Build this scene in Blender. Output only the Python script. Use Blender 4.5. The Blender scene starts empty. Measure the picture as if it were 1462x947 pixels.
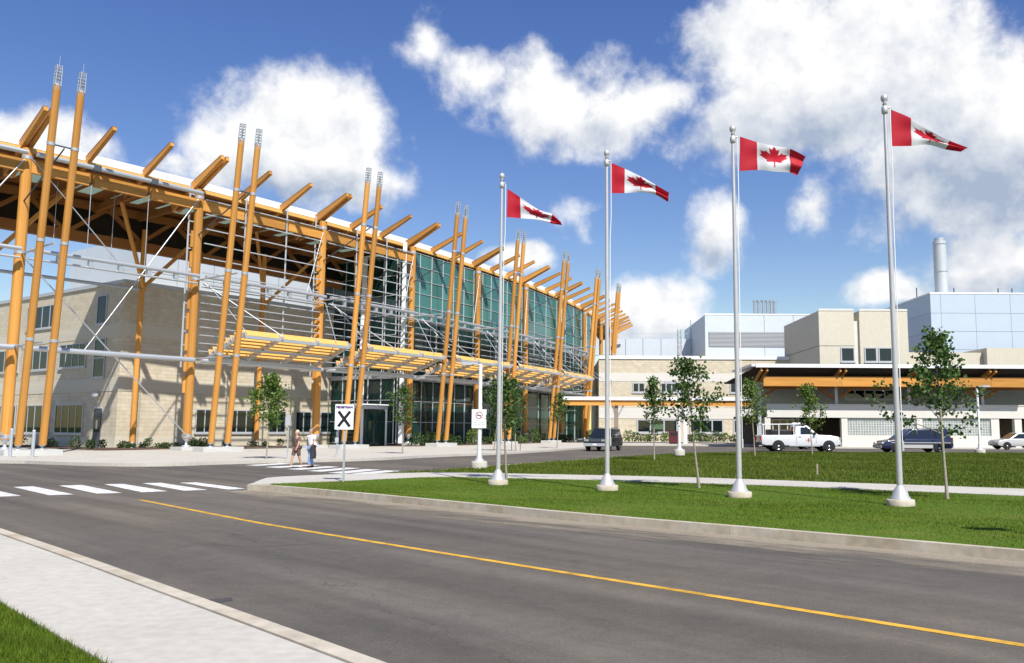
import bpy, bmesh, math, random
import numpy as np
from mathutils import Vector, Matrix
from mathutils.geometry import delaunay_2d_cdt

scene = bpy.context.scene
COL = scene.collection
R = math.radians

# ------------------------------------------------------------------ camera
F_PX, CX, CY, PITCH, ROLL, EYE = 1208.0, 795.0, 473.5, R(6.56), R(0.3), 1.8
cam_d = bpy.data.cameras.new('camera'); cam = bpy.data.objects.new('camera', cam_d); COL.objects.link(cam)
cam_d.sensor_width = 36.0
cam_d.lens = 36.0 * F_PX / 1462.0
cam_d.shift_x = -(CX - 731.0) / 1462.0
cam_d.clip_end = 6000; cam_d.clip_start = 0.1
cam.matrix_world = Matrix.Translation((0, 0, EYE)) @ Matrix.Rotation(R(90) + PITCH, 4, 'X') @ Matrix.Rotation(ROLL, 4, 'Z')
scene.camera = cam

def ray(x, y):                       # photograph pixel -> direction
    u = (x - CX) / F_PX; v = -(y - CY) / F_PX
    c, s = math.cos(ROLL), math.sin(ROLL)
    u2 = u * c - v * s; v2 = u * s + v * c
    return Vector((u2, math.cos(PITCH) - v2 * math.sin(PITCH), math.sin(PITCH) + v2 * math.cos(PITCH)))
def G(x, y, z=0.0):                  # pixel -> point on the level z
    r = ray(x, y); t = (z - EYE) / r.z
    return Vector((r.x * t, r.y * t, z))
def D(x, y, Y):                      # pixel -> point on the upright plane at distance Y
    r = ray(x, y); t = Y / r.y
    return Vector((r.x * t, Y, EYE + r.z * t))

# ------------------------------------------------------------------ sun, sky, exposure
SUN_AZ, SUN_EL = R(155), R(50)       # azimuth clockwise from +Y
sun_dir = Vector((math.sin(SUN_AZ) * math.cos(SUN_EL), math.cos(SUN_AZ) * math.cos(SUN_EL), math.sin(SUN_EL)))
sl = bpy.data.lights.new('sun', 'SUN'); sl.energy = 5.0; sl.angle = R(0.53); sl.color = (1.0, 0.955, 0.88)
so = bpy.data.objects.new('sun', sl); COL.objects.link(so)
so.rotation_euler = sun_dir.to_track_quat('Z', 'Y').to_euler(); so.location = sun_dir * 300
scene.view_settings.view_transform = 'Standard'; scene.view_settings.look = 'None'
scene.view_settings.exposure = 0.38; scene.view_settings.gamma = 1.0
scene.view_settings.use_curve_mapping = False

world = bpy.data.worlds.new('World'); scene.world = world; world.use_nodes = True
def build_sky():
    nt = world.node_tree; nt.nodes.clear(); N = nt.nodes; L = nt.links
    out = N.new('ShaderNodeOutputWorld')
    sky = N.new('ShaderNodeTexSky'); sky.sky_type = 'NISHITA'; sky.sun_disc = False
    sky.sun_elevation = SUN_EL; sky.sun_rotation = SUN_AZ
    sky.altitude = 200; sky.air_density = 1.25; sky.dust_density = 0.25; sky.ozone_density = 1.6
    bg = N.new('ShaderNodeBackground'); bg.inputs['Strength'].default_value = 0.097
    hsv = N.new('ShaderNodeHueSaturation'); hsv.inputs['Saturation'].default_value = 1.30; hsv.inputs['Hue'].default_value = 0.521
    L.new(sky.outputs[0], hsv.inputs['Color']); L.new(hsv.outputs[0], bg.inputs['Color'])
    # --- cloud density as a group: direction -> density
    g = bpy.data.node_groups.new('cloud_density', 'ShaderNodeTree')
    g.interface.new_socket('Vector', in_out='INPUT', socket_type='NodeSocketVector')
    g.interface.new_socket('Density', in_out='OUTPUT', socket_type='NodeSocketFloat')
    g.interface.new_socket('Light', in_out='OUTPUT', socket_type='NodeSocketFloat')
    n = g.nodes; l = g.links
    gi = n.new('NodeGroupInput'); go = n.new('NodeGroupOutput')
    def M(op, a, b=None, c=None):
        m = n.new('ShaderNodeMath'); m.operation = op
        for i, q in enumerate((a, b, c)):
            if q is None: continue
            if isinstance(q, (int, float)): m.inputs[i].default_value = q
            else: l.new(q, m.inputs[i])
        return m.outputs[0]
    warp = n.new('ShaderNodeTexNoise'); warp.inputs['Scale'].default_value = 9; warp.inputs['Detail'].default_value = 2
    l.new(gi.outputs[0], warp.inputs['Vector'])
    wv = n.new('ShaderNodeVectorMath'); wv.operation = 'MULTIPLY_ADD'
    wv.inputs[1].default_value = (0.07, 0.07, 0.07); l.new(warp.outputs['Color'], wv.inputs[0])
    ad = n.new('ShaderNodeVectorMath'); ad.operation = 'ADD'; ad.inputs[1].default_value = (-0.035, -0.035, -0.035)
    l.new(gi.outputs[0], ad.inputs[0]); l.new(ad.outputs[0], wv.inputs[2])
    sp = n.new('ShaderNodeSeparateXYZ'); l.new(wv.outputs[0], sp.inputs[0])
    az = M('ARCTAN2', sp.outputs[0], sp.outputs[1])
    el = M('ARCSINE', sp.outputs[2])
    cmb = n.new('ShaderNodeCombineXYZ'); l.new(az, cmb.inputs[0]); l.new(el, cmb.inputs[1])
    # clouds seen in the photograph: centre, half-width, half-height (pixels), weight
    clouds = [(425, 200, 128, 95, 1.15), (330, 228, 72, 50, .9), (505, 255, 72, 52, .9), (70, 205, 75, 36, .75), (225, 240, 40, 20, .5),
              (610, 88, 30, 52, .44), (690, 122, 75, 38, .58), (785, 140, 115, 62, .84), (870, 178, 105, 46, .76), (945, 150, 80, 46, .66),
              (1060, 70, 110, 84, 1.05), (1250, 70, 190, 120, 1.2), (1150, 165, 195, 72, 1.0), (1390, 190, 175, 130, 1.15), (1400, 285, 125, 55, .95),
              (1014, 345, 40, 48, .72), (1178, 295, 30, 22, .5), (938, 440, 66, 42, 1.05), (895, 470, 95, 34, .8), (745, 362, 48, 30, .9), (830, 325, 34, 30, .36),
              (1395, 380, 76, 50, 1.1), (1272, 415, 56, 28, .9)]
    shades = [(420, 278, 160, 40, .8), (1150, 195, 280, 60, .85), (1390, 270, 210, 85, 1.05), (800, 200, 150, 42, .55), (1014, 378, 50, 24, .6), (1390, 418, 100, 26, .6), (925, 480, 110, 26, .5), (1330, 110, 120, 50, .4)]
    def blobs(lst, vec, soft):
        acc = None
        for (x, y, rx, ry, w) in lst:
            d = ray(x, y).normalized(); a0 = math.atan2(d.x, d.y); e0 = math.asin(d.z); k = 1.25 / F_PX
            s2 = n.new('ShaderNodeVectorMath'); s2.operation = 'MULTIPLY_ADD'
            s2.inputs[1].default_value = (1 / (rx * k), 1 / (ry * k), 0); s2.inputs[2].default_value = (-a0 / (rx * k), -e0 / (ry * k), 0); l.new(vec, s2.inputs[0])
            s3 = n.new('ShaderNodeVectorMath'); s3.operation = 'LENGTH'; l.new(s2.outputs[0], s3.inputs[0])
            v = M('MULTIPLY_ADD', s3.outputs['Value'], -w, w)
            acc = v if acc is None else M('MAXIMUM', acc, v)
        return acc
    acc = blobs(clouds, cmb.outputs[0], .1); shd = blobs(shades, cmb.outputs[0], .1)
    # the same kind of fair-weather cloud round the rest of the sky
    far = n.new('ShaderNodeTexNoise'); far.inputs['Scale'].default_value = 2.6; far.inputs['Detail'].default_value = 2
    l.new(gi.outputs[0], far.inputs['Vector'])
    fv = M('MULTIPLY_ADD', far.outputs['Fac'], 5.0, -3.25)
    sy = n.new('ShaderNodeSeparateXYZ'); l.new(gi.outputs[0], sy.inputs[0])
    beh = M('MULTIPLY_ADD', sy.outputs[1], -8.0, 3.8)           # zero within the view cone, on elsewhere
    beh = M('MINIMUM', beh, 0.0)
    fv = M('ADD', fv, beh); fv = M('MAXIMUM', M('MINIMUM', fv, 0.9), -1.0)
    acc = M('MAXIMUM', acc, fv)
    def fbm(vec):
        fb = n.new('ShaderNodeTexNoise'); fb.inputs['Scale'].default_value = 11; fb.inputs['Detail'].default_value = 8; fb.inputs['Roughness'].default_value = 0.60
        l.new(vec, fb.inputs['Vector']); return fb.outputs['Fac']
    f1 = fbm(gi.outputs[0])
    so_ = n.new('ShaderNodeVectorMath'); so_.operation = 'ADD'; so_.inputs[1].default_value = (0.018, -0.008, 0.036); l.new(gi.outputs[0], so_.inputs[0])
    f2 = fbm(so_.outputs[0])
    l.new(M('ADD', acc, M('MULTIPLY_ADD', f1, 1.75, -0.88)), go.inputs[0])
    # light: bumps facing the sun are bright, flat bases and thick middles grey
    rel = M('MULTIPLY', M('SUBTRACT', f1, f2), 2.0)
    l.new(M('SUBTRACT', M('ADD', rel, 0.93), M('MULTIPLY', M('MAXIMUM', shd, 0.0), 1.0)), go.inputs[1])
    tc = N.new('ShaderNodeTexCoord')
    g1 = N.new('ShaderNodeGroup'); g1.node_tree = g; L.new(tc.outputs['Generated'], g1.inputs[0])
    cov = N.new('ShaderNodeMapRange'); cov.interpolation_type = 'SMOOTHSTEP'
    cov.inputs['From Min'].default_value = 0.0; cov.inputs['From Max'].default_value = 0.52; L.new(g1.outputs[0], cov.inputs['Value'])
    ramp = N.new('ShaderNodeMapRange'); ramp.inputs['From Min'].default_value = 0.05; ramp.inputs['From Max'].default_value = 0.95
    L.new(g1.outputs[1], ramp.inputs['Value'])
    mixc = N.new('ShaderNodeMix'); mixc.data_type = 'RGBA'
    mixc.inputs['A'].default_value = (0.40, 0.48, 0.62, 1); mixc.inputs['B'].default_value = (1.0, 1.0, 1.0, 1)
    L.new(ramp.outputs[0], mixc.inputs['Factor'])
    bc = N.new('ShaderNodeBackground'); bc.inputs['Strength'].default_value = 0.79; L.new(mixc.outputs['Result'], bc.inputs['Color'])
    mx = N.new('ShaderNodeMixShader'); L.new(cov.outputs[0], mx.inputs[0]); L.new(bg.outputs[0], mx.inputs[1]); L.new(bc.outputs[0], mx.inputs[2])
    L.new(mx.outputs[0], out.inputs[0])
build_sky()
scene.render.engine = 'CYCLES'

# ------------------------------------------------------------------ materials
MATS = {}
def mat(name, col, rough=0.7, var=0.12, scale=6.0, bump=0.0, metallic=0.0, spec=0.4, coords='Object', grain=None, col2=None, detail=5, world=False):
    if name in MATS: return MATS[name]
    m = bpy.data.materials.new(name); m.use_nodes = True; nt = m.node_tree; N = nt.nodes; L = nt.links
    b = N['Principled BSDF']; b.inputs['Roughness'].default_value = rough; b.inputs['Metallic'].default_value = metallic
    b.inputs['Specular IOR Level'].default_value = spec
    if world:
        tc = N.new('ShaderNodeNewGeometry'); src = tc.outputs['Position']
    else:
        tc = N.new('ShaderNodeTexCoord'); src = tc.outputs[coords]
    if grain:
        mp = N.new('ShaderNodeMapping'); mp.inputs['Scale'].default_value = grain; L.new(src, mp.inputs[0]); src = mp.outputs[0]
    no = N.new('ShaderNodeTexNoise'); no.inputs['Scale'].default_value = scale; no.inputs['Detail'].default_value = detail; no.inputs['Roughness'].default_value = 0.62
    L.new(src, no.inputs['Vector'])
    mr = N.new('ShaderNodeMapRange'); mr.inputs['From Min'].default_value = 0.3; mr.inputs['From Max'].default_value = 0.7; L.new(no.outputs['Fac'], mr.inputs['Value'])
    mx = N.new('ShaderNodeMix'); mx.data_type = 'RGBA'
    c2 = col2 or tuple(min(1, c * (1 + var)) for c in col)
    c1 = tuple(c * (1 - var) for c in col) if not col2 else col
    mx.inputs['A'].default_value = (*c1, 1); mx.inputs['B'].default_value = (*c2, 1)
    L.new(mr.outputs[0], mx.inputs['Factor']); L.new(mx.outputs['Result'], b.inputs['Base Color'])
    if bump:
        bp = N.new('ShaderNodeBump'); bp.inputs['Strength'].default_value = bump; bp.inputs['Distance'].default_value = 0.02
        L.new(no.outputs['Fac'], bp.inputs['Height']); L.new(bp.outputs[0], b.inputs['Normal'])
    MATS[name] = m; return m

def two_scale(m, scale, amount, tint=(0.75, 0.72, 0.68)):
    """multiply the base colour by a broad soft variation (wear, dirt)"""
    N = m.node_tree.nodes; L = m.node_tree.links; b = N['Principled BSDF']
    src = b.inputs['Base Color'].links[0].from_socket
    geo = N.new('ShaderNodeNewGeometry'); no = N.new('ShaderNodeTexNoise'); no.inputs['Scale'].default_value = scale; no.inputs['Detail'].default_value = 6
    L.new(geo.outputs['Position'], no.inputs['Vector'])
    mr = N.new('ShaderNodeMapRange'); mr.inputs['From Min'].default_value = 0.42; mr.inputs['From Max'].default_value = 0.68
    mr.inputs['To Max'].default_value = amount; L.new(no.outputs['Fac'], mr.inputs['Value'])
    mx = N.new('ShaderNodeMix'); mx.data_type = 'RGBA'; mx.blend_type = 'MULTIPLY'; mx.inputs['B'].default_value = (*tint, 1)
    L.new(mr.outputs[0], mx.inputs['Factor']); L.new(src, mx.inputs['A']); L.new(mx.outputs['Result'], b.inputs['Base Color'])
    return m

def stone(name, c1, c2, mortar, bw, bh, msize=0.012):
    m = bpy.data.materials.new(name); m.use_nodes = True; nt = m.node_tree; N = nt.nodes; L = nt.links; b = N['Principled BSDF']
    b.inputs['Roughness'].default_value = 0.85
    tc = N.new('ShaderNodeTexCoord')
    br = N.new('ShaderNodeTexBrick'); br.inputs['Scale'].default_value = 1.0
    br.inputs['Color1'].default_value = (*c1, 1); br.inputs['Color2'].default_value = (*c2, 1); br.inputs['Mortar'].default_value = (*mortar, 1)
    br.inputs['Brick Width'].default_value = bw; br.inputs['Row Height'].default_value = bh; br.inputs['Mortar Size'].default_value = msize
    br.inputs['Mortar Smooth'].default_value = 0.2; br.inputs['Bias'].default_value = 0.1
    L.new(tc.outputs['UV'], br.inputs['Vector'])
    no = N.new('ShaderNodeTexNoise'); no.inputs['Scale'].default_value = 1.6; no.inputs['Detail'].default_value = 8; L.new(tc.outputs['UV'], no.inputs['Vector'])
    mr = N.new('ShaderNodeMapRange'); mr.inputs['To Min'].default_value = 0.74; mr.inputs['To Max'].default_value = 1.2; L.new(no.outputs['Fac'], mr.inputs['Value'])
    mx = N.new('ShaderNodeMix'); mx.data_type = 'RGBA'; mx.blend_type = 'MULTIPLY'; mx.inputs['Factor'].default_value = 1
    L.new(br.outputs['Color'], mx.inputs['A']); L.new(mr.outputs[0], mx.inputs['B']); L.new(mx.outputs['Result'], b.inputs['Base Color'])
    bp = N.new('ShaderNodeBump'); bp.inputs['Strength'].default_value = 0.5; bp.inputs['Distance'].default_value = 0.03
    iv = N.new('ShaderNodeMath'); iv.operation = 'MULTIPLY_ADD'; iv.inputs[1].default_value = -1; L.new(br.outputs['Fac'], iv.inputs[0]); L.new(no.outputs['Fac'], iv.inputs[2])
    L.new(iv.outputs[0], bp.inputs['Height']); L.new(bp.outputs[0], b.inputs['Normal'])
    MATS[name] = m; return m

def glass(name, tint, trans=0.35, base=(0.02, 0.05, 0.05)):
    m = bpy.data.materials.new(name); m.use_nodes = True; nt = m.node_tree; N = nt.nodes; L = nt.links; b = N['Principled BSDF']
    b.inputs['Base Color'].default_value = (*base, 1); b.inputs['Roughness'].default_value = 0.02; b.inputs['Specular IOR Level'].default_value = 0.75
    tr = N.new('ShaderNodeBsdfTransparent'); tr.inputs[0].default_value = (*tint, 1)
    mx = N.new('ShaderNodeMixShader'); mx.inputs[0].default_value = trans
    geo = N.new('ShaderNodeObjectInfo'); mr = N.new('ShaderNodeMapRange'); mr.inputs['To Min'].default_value = 0.75; mr.inputs['To Max'].default_value = 1.2
    L.new(geo.outputs['Random'], mr.inputs['Value'])
    mc = N.new('ShaderNodeMix'); mc.data_type = 'RGBA'; mc.blend_type = 'MULTIPLY'; mc.inputs['Factor'].default_value = 1
    mc.inputs['A'].default_value = (*base, 1); L.new(mr.outputs[0], mc.inputs['B']); L.new(mc.outputs['Result'], b.inputs['Base Color'])
    L.new(b.outputs[0], mx.inputs[1]); L.new(tr.outputs[0], mx.inputs[2]); L.new(mx.outputs[0], N['Material Output'].inputs[0])
    MATS[name] = m; return m

TIMBER = mat('stained_timber', (0.66, 0.315, 0.07), 0.55, 0.16, 3.0, 0.15, grain=(1.0, 9, 9), spec=0.3)
two_scale(TIMBER, 0.35, 0.35, (0.80, 0.66, 0.5))
def piece_variation(m, lo=.80, hi=1.16):
    N = m.node_tree.nodes; L = m.node_tree.links; b = N['Principled BSDF']; src = b.inputs['Base Color'].links[0].from_socket
    oi = N.new('ShaderNodeObjectInfo'); mr = N.new('ShaderNodeMapRange'); mr.inputs['To Min'].default_value = lo; mr.inputs['To Max'].default_value = hi; L.new(oi.outputs['Random'], mr.inputs['Value'])
    tc = N.new('ShaderNodeTexCoord'); mp = N.new('ShaderNodeMapping'); mp.inputs['Scale'].default_value = (.6, 22, 22); L.new(tc.outputs['Object'], mp.inputs[0])
    no = N.new('ShaderNodeTexNoise'); no.inputs['Scale'].default_value = 2.2; no.inputs['Detail'].default_value = 4; L.new(mp.outputs[0], no.inputs['Vector'])
    m2 = N.new('ShaderNodeMapRange'); m2.inputs['From Min'].default_value = .40; m2.inputs['From Max'].default_value = .62; m2.inputs['To Min'].default_value = .62; m2.inputs['To Max'].default_value = 1.05; L.new(no.outputs['Fac'], m2.inputs['Value'])
    mu = N.new('ShaderNodeMath'); mu.operation = 'MULTIPLY'; L.new(mr.outputs[0], mu.inputs[0]); L.new(m2.outputs[0], mu.inputs[1])
    mx = N.new('ShaderNodeMix'); mx.data_type = 'RGBA'; mx.blend_type = 'MULTIPLY'; mx.inputs['Factor'].default_value = 1; L.new(src, mx.inputs['A']); L.new(mu.outputs[0], mx.inputs['B']); L.new(mx.outputs['Result'], b.inputs['Base Color'])
piece_variation(TIMBER)
TIMBER2 = mat('pale_timber_plank', (0.70, 0.42, 0.12), 0.6, 0.14, 3.0, 0.1, grain=(1, 9, 9), spec=0.3)
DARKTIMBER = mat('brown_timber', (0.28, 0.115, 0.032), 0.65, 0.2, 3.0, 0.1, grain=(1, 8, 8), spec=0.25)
GALV = mat('galvanised_steel', (0.52, 0.55, 0.58), 0.42, 0.10, 9, 0.03, metallic=0.55)
STEEL = mat('painted_grey_steel', (0.46, 0.48, 0.50), 0.45, 0.08, 5, metallic=0.2)
DARKSTEEL = mat('dark_steel', (0.09, 0.10, 0.12), 0.5, 0.1, 5, metallic=0.3)
WHITEMETAL = mat('white_metal', (0.78, 0.79, 0.80), 0.45, 0.03, 1.5)
ALU = mat('aluminium_pole', (0.56, 0.545, 0.545), 0.42, 0.05, 6, metallic=0.4)
CONCRETE = two_scale(mat('light_concrete', (0.475, 0.45, 0.395), 0.9, 0.10, 7.0, 0.10, world=True), 0.5, 0.5, (0.84, 0.82, 0.78))
KERB = two_scale(mat('kerb_concrete', (0.47, 0.42, 0.335), 0.9, 0.16, 5.0, 0.2, world=True), 1.1, 0.8, (0.74, 0.68, 0.58))
PLINTH = mat('plinth_concrete', (0.50, 0.50, 0.48), 0.9, 0.1, 3.0, 0.1)
WHITEPAINT = two_scale(mat('road_paint_white', (0.72, 0.72, 0.70), 0.8, 0.12, 30, 0.1, world=True), 5.0, 0.9, (0.48, 0.47, 0.46))
YELLOWPAINT = two_scale(mat('road_paint_yellow', (0.66, 0.37, 0.035), 0.8, 0.14, 25, 0.1, world=True), 4.0, 0.9, (0.50, 0.52, 0.75))
MULCH = mat('bark_mulch', (0.10, 0.062, 0.038), 0.95, 0.4, 25, 0.5, world=True)
LIME = stone('limestone', (0.53, 0.46, 0.335), (0.585, 0.525, 0.405), (0.45, 0.40, 0.31), 0.80, 0.30)
LIMEPALE = stone('pale_limestone_ashlar', (0.60, 0.53, 0.40), (0.63, 0.57, 0.44), (0.52, 0.47, 0.37), 1.2, 0.42, 0.010)
BEIGE = two_scale(mat('beige_precast', (0.56, 0.52, 0.42), 0.85, 0.05, 2.0, 0.05), 0.2, 0.3, (0.9, 0.88, 0.85))
OFFWHITE = two_scale(mat('off_white_render', (0.61, 0.595, 0.545), 0.85, 0.05, 2.0, 0.05), 0.25, 0.3, (0.9, 0.88, 0.85))
PALEBLUE = mat('pale_blue_cladding', (0.52, 0.575, 0.63), 0.5, 0.03, 1.0, spec=0.35)
BLUEGREY = mat('blue_grey_cladding', (0.42, 0.49, 0.57), 0.5, 0.03, 1.0, spec=0.35)
JOINT = mat('dark_joint', (0.10, 0.11, 0.12), 0.8, 0.1)
TAUPE = mat('taupe_metal', (0.24, 0.20, 0.165), 0.7, 0.08)
INTERIOR = mat('interior_grey_green', (0.10, 0.13, 0.12), 0.9, 0.2, 0.7)
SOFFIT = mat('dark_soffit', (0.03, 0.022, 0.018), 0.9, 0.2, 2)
RUBBER = mat('tyre_rubber', (0.018, 0.018, 0.02), 0.85, 0.2, 20)
BLACK = mat('black_plastic', (0.015, 0.015, 0.017), 0.5, 0.1)
CHROME = mat('bright_metal', (0.62, 0.63, 0.65), 0.25, 0.05, 5, metallic=0.9)
SIGNWHITE = mat('sign_white', (0.80, 0.80, 0.79), 0.4, 0.02)
SIGNBLACK = mat('sign_black', (0.012, 0.012, 0.016), 0.5, 0.05)
SIGNPURPLE = mat('sign_purple', (0.10, 0.045, 0.20), 0.5, 0.05)
SIGNRED = mat('sign_red', (0.55, 0.02, 0.025), 0.5, 0.05)
GLASSTEAL = glass('teal_glass', (0.25, 0.55, 0.50), 0.20, (0.065, 0.215, 0.19))
GLASSDARK = glass('dark_green_glass', (0.30, 0.50, 0.45), 0.36, (0.020, 0.062, 0.056))
WINDOWGLASS = glass('window_glass', (0.3, 0.4, 0.4), 0.25, (0.012, 0.022, 0.026))
CARGLASS = mat('car_glass', (0.012, 0.016, 0.018), 0.05, 0.05, spec=0.8)

def asphalt():
    m = mat('asphalt', (0.100, 0.091, 0.078), 0.93, 0.20, 45, 0.25, world=True, spec=0.25, detail=8)
    two_scale(m, 0.14, 0.9, (1.40, 1.33, 1.22))
    two_scale(m, 1.7, 0.35, (0.72, 0.72, 0.74))
    two_scale(m, 22, 0.6, (1.35, 1.32, 1.28)); two_scale(m, 5.5, 0.25, (0.6, 0.6, 0.62))
    N = m.node_tree.nodes; L = m.node_tree.links; b = N['Principled BSDF']
    src = b.inputs['Base Color'].links[0].from_socket
    geo = N.new('ShaderNodeNewGeometry'); mp = N.new('ShaderNodeMapping'); mp.vector_type = 'TEXTURE'; mp.inputs['Rotation'].default_value = (0, 0, R(-44)); mp.inputs['Scale'].default_value = (14, .8, 1); L.new(geo.outputs['Position'], mp.inputs[0])
    ns = N.new('ShaderNodeTexNoise'); ns.inputs['Scale'].default_value = 1.0; ns.inputs['Detail'].default_value = 6; L.new(mp.outputs[0], ns.inputs['Vector'])
    mrs = N.new('ShaderNodeMapRange'); mrs.inputs['From Min'].default_value = .35; mrs.inputs['From Max'].default_value = .68; mrs.inputs['To Min'].default_value = .80; mrs.inputs['To Max'].default_value = 1.22; L.new(ns.outputs['Fac'], mrs.inputs['Value'])
    mxs = N.new('ShaderNodeMix'); mxs.data_type = 'RGBA'; mxs.blend_type = 'MULTIPLY'; mxs.inputs['Factor'].default_value = 1; L.new(src, mxs.inputs['A']); L.new(mrs.outputs[0], mxs.inputs['B']); L.new(mxs.outputs['Result'], b.inputs['Base Color'])
    # hairline cracks and sealed joints
    src = b.inputs['Base Color'].links[0].from_socket
    geo = N.new('ShaderNodeNewGeometry')
    wn = N.new('ShaderNodeTexNoise'); wn.inputs['Scale'].default_value = 0.9; wn.inputs['Detail'].default_value = 5
    L.new(geo.outputs['Position'], wn.inputs['Vector'])
    ad = N.new('ShaderNodeVectorMath'); ad.operation = 'MULTIPLY_ADD'; ad.inputs[1].default_value = (1.6, 1.6, 0); L.new(wn.outputs['Color'], ad.inputs[0]); L.new(geo.outputs['Position'], ad.inputs[2])
    vo = N.new('ShaderNodeTexVoronoi'); vo.feature = 'DISTANCE_TO_EDGE'; vo.inputs['Scale'].default_value = 0.11; L.new(ad.outputs[0], vo.inputs['Vector'])
    mr = N.new('ShaderNodeMapRange'); mr.inputs['From Min'].default_value = 0.0; mr.inputs['From Max'].default_value = 0.0022; mr.inputs['To Min'].default_value = 0.35; mr.inputs['To Max'].default_value = 0.0
    L.new(vo.outputs['Distance'], mr.inputs['Value'])
    mx = N.new('ShaderNodeMix'); mx.data_type = 'RGBA'; mx.inputs['B'].default_value = (0.03, 0.028, 0.027, 1)
    L.new(mr.outputs[0], mx.inputs['Factor']); L.new(src, mx.inputs['A']); L.new(mx.outputs['Result'], b.inputs['Base Color'])
    return m
ASPHALT = asphalt()
def turf(name, c1, c2, dry):
    m = mat(name, c1, 0.95, 0.1, 9.0, 0.7, world=True, col2=c2, spec=0.15, detail=9)
    N = m.node_tree.nodes; L = m.node_tree.links; b = N['Principled BSDF']
    src = b.inputs['Base Color'].links[0].from_socket
    geo = N.new('ShaderNodeNewGeometry'); no = N.new('ShaderNodeTexNoise'); no.inputs['Scale'].default_value = 0.45; no.inputs['Detail'].default_value = 6
    L.new(geo.outputs['Position'], no.inputs['Vector'])
    mr = N.new('ShaderNodeMapRange'); mr.inputs['From Min'].default_value = 0.52; mr.inputs['From Max'].default_value = 0.75; mr.inputs['To Max'].default_value = 0.7; L.new(no.outputs['Fac'], mr.inputs['Value'])
    mx = N.new('ShaderNodeMix'); mx.data_type = 'RGBA'; mx.inputs['B'].default_value = (*dry, 1)
    L.new(mr.outputs[0], mx.inputs['Factor']); L.new(src, mx.inputs['A']); L.new(mx.outputs['Result'], b.inputs['Base Color'])
    return m
TURF = turf('lawn_turf', (0.055, 0.105, 0.008), (0.10, 0.16, 0.014), (0.15, 0.155, 0.03))
TURF2 = turf('rough_turf', (0.060, 0.095, 0.014), (0.105, 0.145, 0.026), (0.16, 0.14, 0.045))
def leafmat(name, c1, c2):
    m = bpy.data.materials.new(name); m.use_nodes = True; N = m.node_tree.nodes; L = m.node_tree.links; b = N['Principled BSDF']
    b.inputs['Roughness'].default_value = 0.5; b.inputs['Specular IOR Level'].default_value = 0.3
    geo = N.new('ShaderNodeNewGeometry'); mx = N.new('ShaderNodeMix'); mx.data_type = 'RGBA'
    mx.inputs['A'].default_value = (*c1, 1); mx.inputs['B'].default_value = (*c2, 1)
    L.new(geo.outputs['Random Per Island'], mx.inputs['Factor']); L.new(mx.outputs['Result'], b.inputs['Base Color'])
    tl = N.new('ShaderNodeBsdfTranslucent'); L.new(mx.outputs['Result'], tl.inputs['Color'])
    ms = N.new('ShaderNodeMixShader'); ms.inputs[0].default_value = 0.28
    L.new(b.outputs[0], ms.inputs[1]); L.new(tl.outputs[0], ms.inputs[2]); L.new(ms.outputs[0], N['Material Output'].inputs[0])
    MATS[name] = m; return m
def patchy(m, dry, lo, hi, amt):
    N = m.node_tree.nodes; L = m.node_tree.links; b = N['Principled BSDF']; b.inputs['Specular IOR Level'].default_value = .12; b.inputs['Roughness'].default_value = .8
    src = b.inputs['Base Color'].links[0].from_socket; geo = N.new('ShaderNodeNewGeometry')
    mp = N.new('ShaderNodeMapping'); mp.vector_type = 'TEXTURE'; mp.inputs['Rotation'].default_value = (0, 0, R(-24)); mp.inputs['Scale'].default_value = (3.2, .55, 1); L.new(geo.outputs['Position'], mp.inputs[0])
    n1 = N.new('ShaderNodeTexNoise'); n1.inputs['Scale'].default_value = 1.0; n1.inputs['Detail'].default_value = 5; L.new(mp.outputs[0], n1.inputs['Vector'])
    m1 = N.new('ShaderNodeMapRange'); m1.inputs['From Min'].default_value = .32; m1.inputs['From Max'].default_value = .66; m1.inputs['To Min'].default_value = .55; m1.inputs['To Max'].default_value = 1.3; L.new(n1.outputs['Fac'], m1.inputs['Value'])
    mu = N.new('ShaderNodeMix'); mu.data_type = 'RGBA'; mu.blend_type = 'MULTIPLY'; mu.inputs['Factor'].default_value = 1; L.new(src, mu.inputs['A']); L.new(m1.outputs[0], mu.inputs['B'])
    n2 = N.new('ShaderNodeTexNoise'); n2.inputs['Scale'].default_value = .55; n2.inputs['Detail'].default_value = 7; n2.inputs['Roughness'].default_value = .65; L.new(geo.outputs['Position'], n2.inputs['Vector'])
    m2 = N.new('ShaderNodeMapRange'); m2.inputs['From Min'].default_value = lo; m2.inputs['From Max'].default_value = hi; m2.inputs['To Max'].default_value = amt; L.new(n2.outputs['Fac'], m2.inputs['Value'])
    md = N.new('ShaderNodeMix'); md.data_type = 'RGBA'; md.inputs['B'].default_value = (*dry, 1); L.new(m2.outputs[0], md.inputs['Factor']); L.new(mu.outputs['Result'], md.inputs['A'])
    for q in [lk for lk in L if lk.from_socket == src and lk.to_node != mu]: t_ = q.to_socket; L.remove(q); L.new(md.outputs['Result'], t_)
    return m
BLADE = patchy(leafmat('grass_blades', (0.070, 0.125, 0.009), (0.150, 0.205, 0.022)), (0.22, 0.19, 0.06), .60, .74, .75)
BLADE2 = patchy(leafmat('rough_grass_blades', (0.068, 0.112, 0.012), (0.150, 0.190, 0.028)), (0.20, 0.16, 0.07), .56, .72, .8)
LEAF = leafmat('maple_leaves', (0.035, 0.080, 0.016), (0.095, 0.165, 0.034))
LEAF2 = leafmat('light_leaves', (0.065, 0.13, 0.018), (0.15, 0.22, 0.04))
SHRUB = leafmat('shrub_leaves', (0.025, 0.06, 0.014), (0.07, 0.12, 0.03))
BARK = mat('young_bark', (0.30, 0.26, 0.20), 0.9, 0.25, 14, 0.3)

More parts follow.
